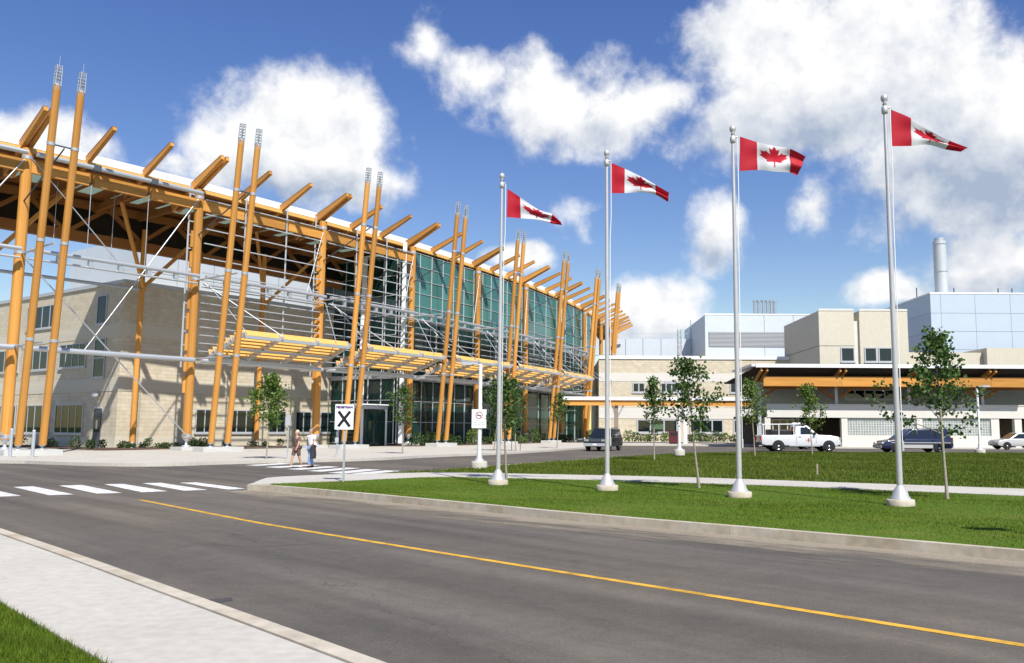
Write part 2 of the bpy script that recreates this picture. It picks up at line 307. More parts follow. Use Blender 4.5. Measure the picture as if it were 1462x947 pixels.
# ------------------------------------------------------------------ object helpers
W = {}                                    # object -> world matrix
def tag(o, label=None, cat=None, group=None, kind=None):
    if label: o['label'] = label
    if cat: o['category'] = cat
    if group: o['group'] = group
    if kind: o['kind'] = kind
    return o
def link(o, M, parent=None):
    COL.objects.link(o); W[o] = M.copy()
    if parent is not None:
        o.parent = parent; o.matrix_parent_inverse = W[parent].inverted()
    o.matrix_basis = M
    return o
def empty(name, loc, rz=0.0):
    o = bpy.data.objects.new(name, None); o.empty_display_size = 0.3
    return link(o, Matrix.Translation(loc) @ Matrix.Rotation(rz, 4, 'Z'))
class MB:
    def __init__(s): s.v = []; s.f = []; s.m = []; s.cur = 0; s.sm = []
    def add(s, vs, fs, smooth=False):
        o = len(s.v); s.v += [tuple(q) for q in vs]
        for q in fs: s.f.append([o + i for i in q]); s.m.append(s.cur); s.sm.append(smooth)
    def box(s, lo, hi):
        x0, y0, z0 = lo; x1, y1, z1 = hi
        s.add([(x0,y0,z0),(x1,y0,z0),(x1,y1,z0),(x0,y1,z0),(x0,y0,z1),(x1,y0,z1),(x1,y1,z1),(x0,y1,z1)],
              [(0,3,2,1),(4,5,6,7),(0,1,5,4),(1,2,6,5),(2,3,7,6),(3,0,4,7)])
    def tube(s, pts, rs, seg=8, cap=True):
        rings = []
        for i, p in enumerate(pts):
            p = Vector(p); a = Vector(pts[max(i-1, 0)]); b = Vector(pts[min(i+1, len(pts)-1)])
            d = (b - a).normalized(); up = Vector((0,0,1)) if abs(d.z) < .95 else Vector((1,0,0))
            u = d.cross(up).normalized(); v = u.cross(d)
            rings.append([p + (u*math.cos(t)+v*math.sin(t))*rs[i] for t in [2*math.pi*k/seg for k in range(seg)]])
        vs = [q for r in rings for q in r]; fs = []
        for i in range(len(pts)-1):
            for k in range(seg):
                k2 = (k+1) % seg; fs.append((i*seg+k, i*seg+k2, (i+1)*seg+k2, (i+1)*seg+k))
        s.add(vs, fs, True)
        if cap:
            s.add(rings[0], [tuple(range(seg))[::-1]]); s.add(rings[-1], [tuple(range(seg))])
    def lathe(s, prof, seg=16, c=(0,0,0)):
        vs = []; fs = []
        for r, z in prof:
            for k in range(seg):
                t = 2*math.pi*k/seg; vs.append((c[0]+r*math.cos(t), c[1]+r*math.sin(t), c[2]+z))
        for i in range(len(prof)-1):
            for k in range(seg):
                k2 = (k+1) % seg; fs.append((i*seg+k, i*seg+k2, (i+1)*seg+k2, (i+1)*seg+k))
        s.add(vs, fs, True)
        n = len(prof)-1
        s.add(vs[:seg], [tuple(range(seg))[::-1]]); s.add(vs[n*seg:], [tuple(range(seg))])
    def prism(s, poly, axis, a, b):       # 2-D polygon extruded between a and b along axis
        def P(q, t):
            return {'y': (q[0], t, q[1]), 'x': (t, q[0], q[1]), 'z': (q[0], q[1], t)}[axis]
        n = len(poly); vs = [P(q, a) for q in poly] + [P(q, b) for q in poly]
        fs = [tuple(range(n))[::-1], tuple(range(n, 2*n))] + [(i, (i+1) % n, n+(i+1) % n, n+i) for i in range(n)]
        s.add(vs, fs)
    def mesh(s, name, mats):
        me = bpy.data.meshes.new(name); me.from_pydata(s.v, [], s.f)
        for q in (mats if isinstance(mats, (list, tuple)) else [mats]): me.materials.append(q)
        me.polygons.foreach_set('material_index', s.m); me.polygons.foreach_set('use_smooth', s.sm)
        bm = bmesh.new(); bm.from_mesh(me); bmesh.ops.recalc_face_normals(bm, faces=bm.faces); bm.to_mesh(me); bm.free()
        me.update(); return me
    def build(s, name, mats, parent=None, M=None):
        """vertices are in world space (M None) or in the parent's local space (M = 'local')"""
        me = s.mesh(name, mats); o = bpy.data.objects.new(name, me)
        if M == 'local': return link(o, W[parent], parent)
        if M is None:
            c = Vector(s.v[0]); c = Vector((0,0,0)) if parent is None else W[parent].translation.copy()
            me.transform(Matrix.Translation(-c)); return link(o, Matrix.Translation(c), parent)
        return link(o, M, parent)
UNIT = {}
def unit(shape, m, seg=16):
    k = (shape, m.name, seg)
    if k not in UNIT:
        b = MB()
        if shape == 'box': b.box((-.5,-.5,-.5), (.5,.5,.5))
        else: b.tube([(-.5,0,0),(.5,0,0)], [.5,.5], seg)
        UNIT[k] = b.mesh(shape + '_' + m.name, m)
    return UNIT[k]
def orient(p, q, upv=None):
    p = Vector(p); q = Vector(q); d = (q-p); ln = d.length; x = d/ln
    up = Vector(upv) if upv is not None else (Vector((0,0,1)) if abs(x.z) < .98 else Vector((0,1,0)))
    y = up.cross(x).normalized(); z = x.cross(y)
    M = Matrix(((x.x,y.x,z.x,0),(x.y,y.y,z.y,0),(x.z,y.z,z.z,0),(0,0,0,1)))
    return Matrix.Translation((p+q)/2) @ M, ln
def bar(name, parent, p, q, w, h, m, upv=None):            # square member: w sideways, h upwards
    M, ln = orient(p, q, upv)
    return link(bpy.data.objects.new(name, unit('box', m)), M @ Matrix.Diagonal((ln, w, h, 1)), parent)
def rod(name, parent, p, q, d, m, seg=12):
    M, ln = orient(p, q)
    return link(bpy.data.objects.new(name, unit('cyl', m, seg)), M @ Matrix.Diagonal((ln, d, d, 1)), parent)
def boxo(name, parent, lo, hi, m, rz=None, c=None):        # axis-aligned box in world
    lo = Vector(lo); hi = Vector(hi); ctr = (lo+hi)/2; s = hi-lo
    return link(bpy.data.objects.new(name, unit('box', m)), Matrix.Translation(ctr) @ Matrix.Diagonal((s.x, s.y, s.z, 1)), parent)
def uv_box(me):                                             # metres on every face, for masonry
    uv = me.uv_layers.new(name='UVMap')
    for p in me.polygons:
        n = p.normal
        if abs(n.z) > .7: ax = (Vector((1,0,0)), Vector((0,1,0)))
        else:
            t = Vector((-n.y, n.x, 0)).normalized(); ax = (t, Vector((0,0,1)))
        for li in p.loop_indices:
            co = me.vertices[me.loops[li].vertex_index].co
            uv.data[li].uv = (co.dot(ax[0]), co.dot(ax[1]))
def slab(name, pts, z0, z1, m, parent=None, kind='structure'):
    bm = bmesh.new(); b = [bm.verts.new((p[0], p[1], z0)) for p in pts]; t = [bm.verts.new((p[0], p[1], z1)) for p in pts]
    n = len(pts); bm.faces.new(t); bm.faces.new(b[::-1])
    for i in range(n): bm.faces.new((b[i], b[(i+1) % n], t[(i+1) % n], t[i]))
    bmesh.ops.recalc_face_normals(bm, faces=bm.faces); bmesh.ops.triangulate(bm, faces=[f for f in bm.faces if len(f.verts) > 4])
    me = bpy.data.meshes.new(name); bm.to_mesh(me); bm.free(); me.materials.append(m)
    o = bpy.data.objects.new(name, me); link(o, Matrix.Identity(4), parent)
    if parent is None and kind: o['kind'] = kind
    return o

STACK = mat('pale_steel_stack', (0.50, 0.53, 0.54), 0.45, 0.06, 2, metallic=0.25)

# ================================================================== GROUND
rng = np.random.default_rng(7)
def sheet(name, pts, z, m, kind='structure'):
    bm = bmesh.new(); f = bm.faces.new([bm.verts.new((p[0], p[1], z)) for p in pts])
    if f.normal.z < 0: f.normal_flip()
    bmesh.ops.triangulate(bm, faces=bm.faces[:])
    me = bpy.data.meshes.new(name); bm.to_mesh(me); bm.free()
    me.materials.append(m); o = bpy.data.objects.new(name, me); link(o, Matrix.Identity(4))
    for p in me.polygons:
        if p.normal.z < 0: me.flip_normals(); break
    o['kind'] = kind; return o
sheet('ground', [(-1500, -400), (1500, -400), (1500, 2500), (-1500, 2500)], -0.05, TURF2)
sheet('road', [(-120, -30), (120, -30), (120, 150), (-120, 150)], 0.0, ASPHALT)

def resample(pts, step):
    out = [Vector(pts[0][:2])]
    for a, b in zip(pts[:-1], pts[1:]):
        a = Vector(a[:2]); b = Vector(b[:2]); n = max(1, int((b-a).length/step))
        for i in range(1, n+1): out.append(a.lerp(b, i/n))
    return out
def smooth(pts, it=2):                     # Chaikin corner cutting, ends kept
    for _ in range(it):
        q = [pts[0]]
        for a, b in zip(pts[:-1], pts[1:]): q += [a.lerp(b, .25), a.lerp(b, .75)]
        q.append(pts[-1]); pts = q
    return pts
def offset(pts, d):                        # to the left of travel
    out = []
    for i, p in enumerate(pts):
        a = pts[max(i-1, 0)]; b = pts[min(i+1, len(pts)-1)]; t = (b-a).normalized()
        out.append(p + Vector((-t.y, t.x))*d)
    return out
def V2(x, y, z=0.0): p = G(x, y, z); return Vector((p.x, p.y))

# --- near sidewalk, kerb strip and verge (bottom left)
kz = 0.14
kerb_line = [V2(0,754,kz), V2(115,792,kz), V2(250,840,kz), V2(400,892,kz), V2(560,949,kz)]
d0 = (kerb_line[0]-kerb_line[1]).normalized(); d1 = (kerb_line[-1]-kerb_line[-2]).normalized()
kerb_line = smooth([kerb_line[0]+d0*30] + kerb_line + [kerb_line[-1]+d1*9], 2)
if (kerb_line[-1]-kerb_line[0]).y > 0: kerb_line.reverse()
inner = offset(kerb_line, -0.17); joint = offset(kerb_line, -0.185)
grass_edge = [V2(0,857,kz), V2(68,897,kz), V2(161,949,kz)]
e0 = (grass_edge[0]-grass_edge[1]).normalized(); e1 = (grass_edge[-1]-grass_edge[-2]).normalized()
grass_edge = smooth([grass_edge[0]+e0*30] + grass_edge + [grass_edge[-1]+e1*9], 2)
# kerb stones, each its own length
kb = resample(kerb_line, 0.5)
kerb_root = empty('near_kerb', (kb[0].x, kb[0].y, 0)); kerb_root['kind'] = 'structure'
i = 0
while i < len(kb)-2:
    seg = kb[i:i+7]
    if len(seg) < 2: break
    ins = offset(seg, -0.17); seg2 = list(seg); 
    t0 = (seg2[1]-seg2[0]).normalized()*0.006; seg2[0] = seg2[0]+t0; ins[0] = ins[0]+t0
    slab('kerb_stone', seg2 + ins[::-1], 0.0, kz, KERB, kerb_root); i += 6
slab('near_sidewalk', joint + grass_edge[::-1], 0.0, kz-0.012, CONCRETE)
slab('sidewalk_joint', inner + joint[::-1], 0.0, 0.06, JOINT)
verge = grass_edge + [grass_edge[-1]+Vector((-4, -30)), grass_edge[0]+Vector((-20, -30))]
slab('verge', verge, 0.0, kz-0.03, TURF)
# old gutter dust along the near kerb stays in the asphalt material

# --- island: front kerb, gutter, nose walk, path and two lawns
LZ = 0.15
front = [V2(352,692.5,LZ), V2(375,693.5,LZ), V2(401,695,LZ), V2(473,701,LZ), V2(586,711.5,LZ), V2(700,722,LZ), V2(826,734.5,LZ), V2(1130,759,LZ), V2(1462,787.5,LZ)]
fd = (front[-1]-front[-2]).normalized()
front = smooth(front + [front[-1]+fd*12], 2)
kerb2 = empty('island_kerb', (front[0].x, front[0].y, 0)); kerb2['kind'] = 'structure'
fb = resample(front, 0.5); i = 0
while i < len(fb)-2:
    seg = fb[i:i+7]; ins = offset(seg, 0.16); t0 = (seg[1]-seg[0]).normalized()*0.006
    seg = [seg[0]+t0]+seg[1:]; ins = [ins[0]+t0]+ins[1:]
    slab('kerb_stone', seg+ins[::-1], 0.0, LZ+0.012, KERB, kerb2); i += 6
GUTTER = two_scale(mat('gutter_concrete', (0.36, 0.31, 0.24), 0.95, 0.2, 6, 0.2, world=True), 0.9, 0.9, (0.6, 0.57, 0.53))
gut = resample(front, 0.7)
sheet('gutter', gut + offset(gut, -0.42)[::-1], 0.004, GUTTER)
# blown sand on the asphalt beyond the gutter: patches with ragged outline
SAND = mat('dry_sand', (0.30, 0.255, 0.19), 0.98, 0.25, 30, 0.2, world=True)
def ragged(m):
    N = m.node_tree.nodes; L = m.node_tree.links; geo = N.new('ShaderNodeNewGeometry'); tc = N.new('ShaderNodeTexCoord'); sx = N.new('ShaderNodeSeparateXYZ'); L.new(tc.outputs['UV'], sx.inputs[0])
    mp = N.new('ShaderNodeMapping'); mp.vector_type = 'TEXTURE'; mp.inputs['Rotation'].default_value = (0, 0, R(-38)); mp.inputs['Scale'].default_value = (2.6, .6, 1); L.new(geo.outputs['Position'], mp.inputs[0])
    no = N.new('ShaderNodeTexNoise'); no.inputs['Scale'].default_value = 1.1; no.inputs['Detail'].default_value = 8; no.inputs['Roughness'].default_value = .7; L.new(mp.outputs[0], no.inputs['Vector'])
    ma = N.new('ShaderNodeMath'); ma.operation = 'MULTIPLY_ADD'; ma.inputs[1].default_value = -.42; L.new(sx.outputs[1], ma.inputs[0]); L.new(no.outputs['Fac'], ma.inputs[2])
    mr = N.new('ShaderNodeMapRange'); mr.inputs['From Min'].default_value = .16; mr.inputs['From Max'].default_value = .46; mr.inputs['To Max'].default_value = .85; L.new(ma.outputs[0], mr.inputs['Value'])
    L.new(mr.outputs[0], N['Principled BSDF'].inputs['Alpha'])
ragged(SAND)
sd = resample(front, 0.7); so2 = offset(sd, -1.9); n_ = len(sd); si = offset(sd, -.02)
me = bpy.data.meshes.new('drifted_sand'); me.from_pydata([(p.x, p.y, .008) for p in si]+[(p.x, p.y, .008) for p in so2], [], [(i, i+1, n_+i+1, n_+i) for i in range(n_-1)])
uvl = me.uv_layers.new(name='UVMap')
for p in me.polygons:
    for li in p.loop_indices:
        vi = me.loops[li].vertex_index; uvl.data[li].uv = ((vi % n_)*.1, 0 if vi < n_ else 1)
me.materials.append(SAND); me.update()
if me.polygons[0].normal.z < 0: me.flip_normals()
o = bpy.data.objects.new('drifted_sand', me); link(o, Matrix.Identity(4)); tag(o, 'pale sand and dirt drifted along the island kerb', 'sand', kind='stuff')
in_front = offset(front, 0.16)
tip = in_front[0]
up_edge = [V2(362,690,LZ), V2(372,685.5,LZ), V2(384,682,LZ), V2(443,679,LZ), V2(498,677,LZ), V2(560,676.2,LZ), V2(600,675.5,LZ), V2(622,674.5,LZ)]
path_up = [V2(622,674.5,LZ), V2(660,675.3,LZ), V2(960,681,LZ), V2(1130,687,LZ), V2(1462,698.5,LZ)]
pd_ = (path_up[-1]-path_up[-2]).normalized(); path_up.append(path_up[-1]+pd_*25)
path_lo = [V2(389,690.5,LZ), V2(493,687,LZ), V2(560,683.8,LZ), V2(610,681.2,LZ), V2(660,681,LZ), V2(960,688.7,LZ), V2(1130,694.5,LZ), V2(1462,708.5,LZ)]
pd2 = (path_lo[-1]-path_lo[-2]).normalized(); path_lo.append(path_lo[-1]+pd2*25)
path_up_s = smooth([Vector(p) for p in up_edge[:-1]] + path_up, 1); path_lo_s = smooth(path_lo, 1)
slab('island_walk', [front[0], front[1]*1.0] + [path_lo_s[0]] + path_lo_s[1:] + path_up_s[::-1], 0.0, LZ+0.012, CONCRETE)

def grid_surface(name, poly, zf, m, step=0.8, kind='structure'):
    xs = [p.x for p in poly]; ys = [p.y for p in poly]
    pts = [Vector((p.x, p.y)) for p in poly]; n = len(pts)
    for x in np.arange(min(xs), max(xs), step):
        for y in np.arange(min(ys), max(ys), step):
            pts.append(Vector((x+rng.uniform(-.2,.2), y+rng.uniform(-.2,.2))))
    v, e, f, *_ = delaunay_2d_cdt(pts, [(i, (i+1) % n) for i in range(n)], [], 1, 1e-4)
    me = bpy.data.meshes.new(name); me.from_pydata([(q.x, q.y, zf(q.x, q.y)) for q in v], [], f)
    for p in me.polygons: p.use_smooth = True
    me.update()
    if len(me.polygons) and me.polygons[0].normal.z < 0: me.flip_normals()
    me.materials.append(m); o = bpy.data.objects.new(name, me); link(o, Matrix.Identity(4)); o['kind'] = kind
    return o, me
zlawn = lambda x, y: LZ + 0.012*math.sin(x*.9)*math.cos(y*.7)
lawn1_poly = [p for p in in_front[6:]] + [p for p in path_lo_s[::-1]]
lawn1, l1m = grid_surface('front_lawn', lawn1_poly, lambda x, y: zlawn(x, y)-0.005, TURF, 0.7)
back_edge = [V2(622,672.5,LZ), V2(700,665.5,LZ), V2(760,661.5,LZ), V2(820,657.5,LZ), V2(873,654,LZ), V2(925,650.5,LZ)]
back_edge = smooth(back_edge + [Vector((8.5, 57.3)), Vector((14, 58.5)), Vector((60, 59))], 1)
def zback(x, y):
    t = min(1, max(0, (x-5)/9)); t = t*t*(3-2*t)
    q = min(1, max(0, (y-38)/16)); q = q*q*(3-2*q)
    return LZ + 0.13*t*q + 0.02*math.sin(x*.6)*math.cos(y*.5)
lawn2_poly = [Vector(p) for p in path_up_s[7:]] + [Vector((60, 30))] + back_edge[::-1]
lawn2, l2m = grid_surface('back_lawn', lawn2_poly, zback, TURF2, 1.0)
# kerb behind the back lawn
be = resample(back_edge, 0.8)
k3 = empty('back_kerb', (be[0].x, be[0].y, 0)); k3['kind'] = 'structure'
for i in range(0, len(be)-2, 4):
    seg = be[i:i+5]; ins = offset(seg, 0.16); t0 = (seg[1]-seg[0]).normalized()*.006
    slab('kerb_stone', [seg[0]+t0]+seg[1:]+ins[1:][::-1]+[ins[0]+t0], 0.0, LZ+0.015, KERB, k3)

# the parking apron beyond the lawn lies a little higher
def zapron(x, y):
    t = min(1, max(0, (x-7)/9)); t = t*t*(3-2*t); q = min(1, max(0, (82.8-y)/9)); q = q*q*(3-2*q); r_ = min(1, max(0, (y-57.5)/1.5))
    return 0.006 + 0.215*t*q*r_
grid_surface('parking_apron', [Vector(p) for p in ((6.5, 57.6), (90, 58.8), (90, 82.9), (6.5, 82.9))], zapron, ASPHALT, 1.5)
# --- grass blades (real geometry, one object per lawn)
def in_poly(x, y, poly):
    P = np.array([(p.x, p.y) for p in poly]); n = len(P); ins = np.zeros(len(x), bool); j = n-1
    for i in range(n):
        c = ((P[i,1] > y) != (P[j,1] > y)) & (x < (P[j,0]-P[i,0])*(y-P[i,1])/(P[j,1]-P[i,1]+1e-12)+P[i,0])
        ins ^= c; j = i
    return ins
def blades(name, x, y, z, hgt, wid, m, label):
    n = len(x); a = rng.uniform(0, 2*np.pi, n); hh = hgt*rng.uniform(.5, 1.25, n); ww = wid*rng.uniform(.6, 1.3, n)
    lx = rng.normal(0, .35, n)*hh; ly = rng.normal(0, .35, n)*hh
    v = np.zeros((n, 3, 3)); v[:,0,0] = x-np.cos(a)*ww; v[:,0,1] = y-np.sin(a)*ww; v[:,1,0] = x+np.cos(a)*ww; v[:,1,1] = y+np.sin(a)*ww
    v[:,0,2] = z; v[:,1,2] = z; v[:,2,0] = x+lx; v[:,2,1] = y+ly; v[:,2,2] = z+hh
    me = bpy.data.meshes.new(name); me.vertices.add(3*n); me.vertices.foreach_set('co', v.reshape(-1))
    me.loops.add(3*n); me.loops.foreach_set('vertex_index', np.arange(3*n, dtype=np.int32))
    me.polygons.add(n); me.polygons.foreach_set('loop_start', np.arange(0, 3*n, 3, dtype=np.int32)); me.polygons.foreach_set('loop_total', np.full(n, 3, np.int32))
    me.update(calc_edges=True); me.materials.append(m)
    o = bpy.data.objects.new(name, me); link(o, Matrix.Identity(4)); tag(o, label, 'grass', kind='stuff'); return o
def scatter(poly, n, x0, x1, y0, y1):
    x = rng.uniform(x0, x1, n); y = rng.uniform(y0, y1, n); k = in_poly(x, y, poly); return x[k], y[k]
x, y = scatter(verge, 420000, -11, -1.0, 2, 13.5); keep = (np.abs(x/y + .55) < .5); x, y = x[keep], y[keep]
blades('verge_grass', x, y, np.full(len(x), kz-.03), 0.065, 0.0035, BLADE, 'short green grass of the near roadside verge')
x, y = scatter(lawn1_poly, 700000, -10, 26, 8, 34)
keep = rng.random(len(x)) < np.clip(18/y, .3, 1); x, y = x[keep], y[keep]
keep = np.abs(x/y) < 1.15; x, y = x[keep], y[keep]
blades('lawn_grass', x, y, np.full(len(x), LZ-.015), 0.045, 0.0065, BLADE, 'mown bright green grass around the flagpoles')
x, y = scatter(lawn2_poly, 420000, -6, 58, 20, 59); keep = np.abs(x/y) < .95; x, y = x[keep], y[keep]
z = np.array([zback(a, b) for a, b in zip(x, y)])-.01
blades('rough_grass', x, y, z, 0.10, 0.018, BLADE2, 'rougher darker grass between the concrete path and the parked vehicles')

# --- sidewalk of the building side
bs = [V2(0,656.5,LZ), V2(100,660,LZ), V2(160,661.5,LZ), V2(230,661.8,LZ), V2(325,658.5,LZ), V2(430,656.5,LZ), V2(540,654,LZ), V2(616,649.5,LZ), V2(717,646.3,LZ), V2(790,642,LZ), V2(836,638.5,LZ)]
bs = [Vector((-95, 46))] + [Vector(p) for p in bs] + [Vector((4.5, 93)), Vector((26, 93)), Vector((26.5, 83.0)), Vector((90, 83.0)), Vector((90, 170)), Vector((-95, 170))]
slab('building_sidewalk', smooth(bs[:12], 2) + bs[12:], 0.0, LZ, CONCRETE)

# --- painted markings
def to_img(q): return V2(q[0], q[1])
Z = lambda pts: [V2(a/3.157, 560+b/3.157) for a, b in pts]
cross = empty('crosswalk', (-10, 22, 0.0)); cross['kind'] = 'structure'
def stripe(parent, pts, m=WHITEPAINT, name='stripe', z=0.004):
    bm = bmesh.new(); f = bm.faces.new([bm.verts.new((p[0], p[1], z)) for p in pts]); bm.normal_update()
    if f.normal.z < 0: f.normal_flip()
    me = bpy.data.meshes.new(name); bm.to_mesh(me); bm.free(); me.materials.append(m)
    return link(bpy.data.objects.new(name, me), Matrix.Identity(4), parent)
S = [[(-150,434),(-70,432),(95,468),(-30,473)], [(60,428),(150,425),(335,462),(220,465)], [(265,422),(370,419),(550,455),(435,458)],
     [(470,416),(555,414),(755,447),(640,452)], [(640,411),(725,409),(935,441),(830,445)], [(810,409),(880,407),(1110,436),(1030,440)]]
for q in S: stripe(cross, Z(q))
cross2 = empty('far_crosswalk', (-11, 39, 0.0)); cross2['kind'] = 'structure'
Z2 = lambda pts: [V2(340+a/4.06, 560+b/4.06) for a, b in pts]
S2 = [[(-60,408),(160,399),(240,402),(20,412)], [(40,424),(250,412),(330,415),(110,428)], [(150,435),(400,421),(480,424),(240,440)], [(280,446),(520,430),(590,434),(360,451)],
      [(400,457),(630,438),(710,441),(480,462)], [(520,468),(740,447),(830,450),(610,473)], [(650,472),(860,454),(950,457),(750,476)]]
for q in S2: stripe(cross2, Z2(q))
yl = smooth([V2(200,714), V2(328,739), V2(400,752.5), V2(700,801), V2(1000,848.5), V2(1462,922)], 1)
yd = (yl[-1]-yl[-2]).normalized(); yl.append(yl[-1]+yd*8)
yo = offset(yl, 0.06); yi = offset(yl, -0.06)
o = sheet('centre_line', yo + yi[::-1], 0.004, YELLOWPAINT)
o = sheet('sealed_patch', [V2(a, b) for a, b in [(285,858),(330,853),(333,858),(292,864)]], 0.003, mat('asphalt_patch', (0.06,0.057,0.055), 0.9, 0.2, 30, world=True))

# ================================================================== TIMBER LOBBY BUILDING
S_BAY, H0, DH = 11.4, 37.6, -3.235
P0 = Vector((-33.08, 51.22))
def head(k): return R(H0 + DH*k)
PTS = {0: P0}
for k in range(0, 12): PTS[k+1] = PTS[k] + S_BAY*Vector((math.sin(head(k)), math.cos(head(k))))
for k in range(-1, -4, -1): PTS[k] = PTS[k+1] - S_BAY*Vector((math.sin(head(k)), math.cos(head(k))))
def tn(k): a = head(k); return Vector((math.sin(a), math.cos(a))), Vector((math.cos(a), -math.sin(a)))
def A(u, n, z, k=None):               # bay coordinate, distance out from the column line, height
    k = math.floor(u + 1e-6) if k is None else k
    t, nn = tn(k); p = PTS[k] + t*(u-k)*S_BAY + nn*n
    return Vector((p.x, p.y, z))
def C(k, n, z, along=0.0):            # at column k, using the bisecting normal
    a = R(H0 + DH*(k-.5)); t = Vector((math.sin(a), math.cos(a))); nn = Vector((math.cos(a), -math.sin(a)))
    p = PTS[k] + nn*n + t*along; return Vector((p.x, p.y, z))
lobby = empty('lobby_building', (PTS[2].x, PTS[2].y, LZ))
tag(lobby, 'long curved orange timber and glass entrance hall with leaning poles', 'building')
KMIN, KMAX = -2, 10

def shoe_mesh():
    b = MB(); b.lathe([(.5,0),(.5,.12),(.16,.2),(.14,.55),(.40,.72),(.42,1.0),(.3,1.0)], 12); return b.mesh('shoe', GALV)
SHOE = shoe_mesh()
def shoe(parent, p, h, d):
    return link(bpy.data.objects.new('steel_shoe', SHOE), Matrix.Translation(p) @ Matrix.Diagonal((d, d, h, 1)), parent)

def taper_mesh():
    b = MB(); b.add([(-.5,-.5,-.5),(.5,-.5,.12),(.5,.5,.12),(-.5,.5,-.5),(-.5,-.5,.5),(.5,-.5,.5),(.5,.5,.5),(-.5,.5,.5)], [(0,3,2,1),(4,5,6,7),(0,1,5,4),(1,2,6,5),(2,3,7,6),(3,0,4,7)])
    return b.mesh('tapered_beam', TIMBER)
TAPER = taper_mesh(); CAPM = unit('box', DARKTIMBER)
def tbar(name, parent, p, q, w, h):
    M, ln = orient(p, q)
    o = link(bpy.data.objects.new(name, TAPER), M @ Matrix.Diagonal((ln, w, h, 1)), parent)
    link(bpy.data.objects.new('dark_top_face', CAPM), M @ Matrix.Translation((0, 0, h/2+.016)) @ Matrix.Diagonal((ln*1.005, w*1.1, .03, 1)), o); return o  # thin brown layer that makes the beam's top face darker
for k in range(-1, KMAX+1):
    base = C(k, 0, 1.0)
    col = rod('column', lobby, base, C(k, 0, 19.0), 0.62, TIMBER, 20)
    shoe(col, C(k, 0, LZ+.25), .75, .62)
    for zb_ in (1.05, 6.5, 12.3, 18.3): rod('steel_band', col, C(k, 0, zb_), C(k, 0, zb_+.22), .655, GALV, 20)
    pl = boxo('plinth', lobby, (0,0,0), (1,1,1), PLINTH)
    M = Matrix.Translation((base.x, base.y, LZ+.125)) @ Matrix.Rotation(-R(H0+DH*(k-.5)), 4, 'Z') @ Matrix.Diagonal((1.5, 1.5, .25, 1)); W[pl] = M; pl.matrix_basis = M
    # the forked beam that rides on every column
    for sgn in (-1, 1):
        tbar('projecting_beam', lobby, C(k, -3.2, 18.15, sgn*.20), C(k, 3.1, 20.6, sgn*.20), .24, .78)
    # rear column and brace
    if k <= 2:
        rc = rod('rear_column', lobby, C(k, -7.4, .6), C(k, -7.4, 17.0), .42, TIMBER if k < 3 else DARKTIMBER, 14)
        shoe(rc, C(k, -7.4, LZ), .5, .5)
for k in range(KMIN, KMAX):
    for j in (1, 2):
        u = k + j/3
        tbar('projecting_beam', lobby, A(u, -3.2, 18.30), A(u, 3.05, 20.58), .26, .66)

# pairs of leaning poles with galvanised tips
def tip_mesh():
    b = MB()
    for sx, sy in ((-1,-1),(1,-1),(1,1),(-1,1)): b.tube([(sx*.15, sy*.15, 0), (sx*.13, sy*.13, 1.2)], [.032,.028], 5)
    for z in (0.0, .2, .4, .6, .8, 1.0, 1.15):
        for (x0,y0),(x1,y1) in (((-.14,-.14),(.14,-.14)),((.14,-.14),(.14,.14)),((.14,.14),(-.14,.14)),((-.14,.14),(-.14,-.14))):
            b.tube([(x0,y0,z),(x1,y1,z)], [.024,.024], 4)
    b.box((-.015,-.10,0), (.015,.10,.8))
    b.tube([(0,0,-.25),(0,0,.12)], [.205,.205], 12)
    return b.mesh('pole_tip', GALV)
TIP = tip_mesh()
for k in range(0, 8):
    bn = [4.3, 4.2, 4.1, 4.0, 3.7, 3.5, 3.5, 3.4][k]; tnn = [6.0, 6.0, 5.8, 5.7, 5.2, 5.2, 5.2, 5.0][k]
    pb = boxo('plinth', lobby, (0,0,0), (1,1,1), PLINTH); c = C(k, bn-.05, 0, -.1)
    M = Matrix.Translation((c.x, c.y, LZ+.16)) @ Matrix.Rotation(-R(H0+DH*(k-.5)), 4, 'Z') @ Matrix.Diagonal((1.3, 3.0, .32, 1)); W[pb] = M; pb.matrix_basis = M
    for sgn in (-1, 1):
        al = sgn*.62 - .1
        p = C(k, bn, .74, al); q = C(k, tnn, 21.3, al + (.05 if sgn > 0 else .0))
        pole = rod('leaning_pole', lobby, p, q, 0.41, TIMBER, 16)
        shoe(pole, C(k, bn-.04, LZ+.32, al), .30, .40)
        d = (q-p).normalized(); Mt = Matrix.Translation(q) @ d.to_track_quat('Z', 'Y').to_matrix().to_4x4()
        link(bpy.data.objects.new('lattice_tip', TIP), Mt, pole)
        for f_ in (.285, .56, .83):
            pb_ = p.lerp(q, f_); rod('steel_band', pole, pb_, pb_+d*.18, .45, GALV, 16)
        if k == 0: rod('antenna', pole, q + d*1.1, q + d*1.75, .03, GALV, 6)
    f = (17.9-.74)/(21.3-.74); n2 = bn + (tnn-bn)*f
    rod('pole_tie', lobby, C(k, n2, 17.9, -.5), C(k, n2, 17.9, .45), .10, DARKSTEEL, 8)
    rod('pole_tie', lobby, C(k, n2, 17.8, 0), C(k, .3, 15.6, -.1), .09, DARKSTEEL, 8)
    rod('pole_tie', lobby, C(k, bn + (tnn-bn)*.56, 12.3, 0), C(k, .2, 12.3, 0), .12, GALV, 8)
    rod('pole_tie', lobby, C(k, bn + (tnn-bn)*.28, 6.6, 0), C(k, .2, 6.6, 0), .12, GALV, 8)

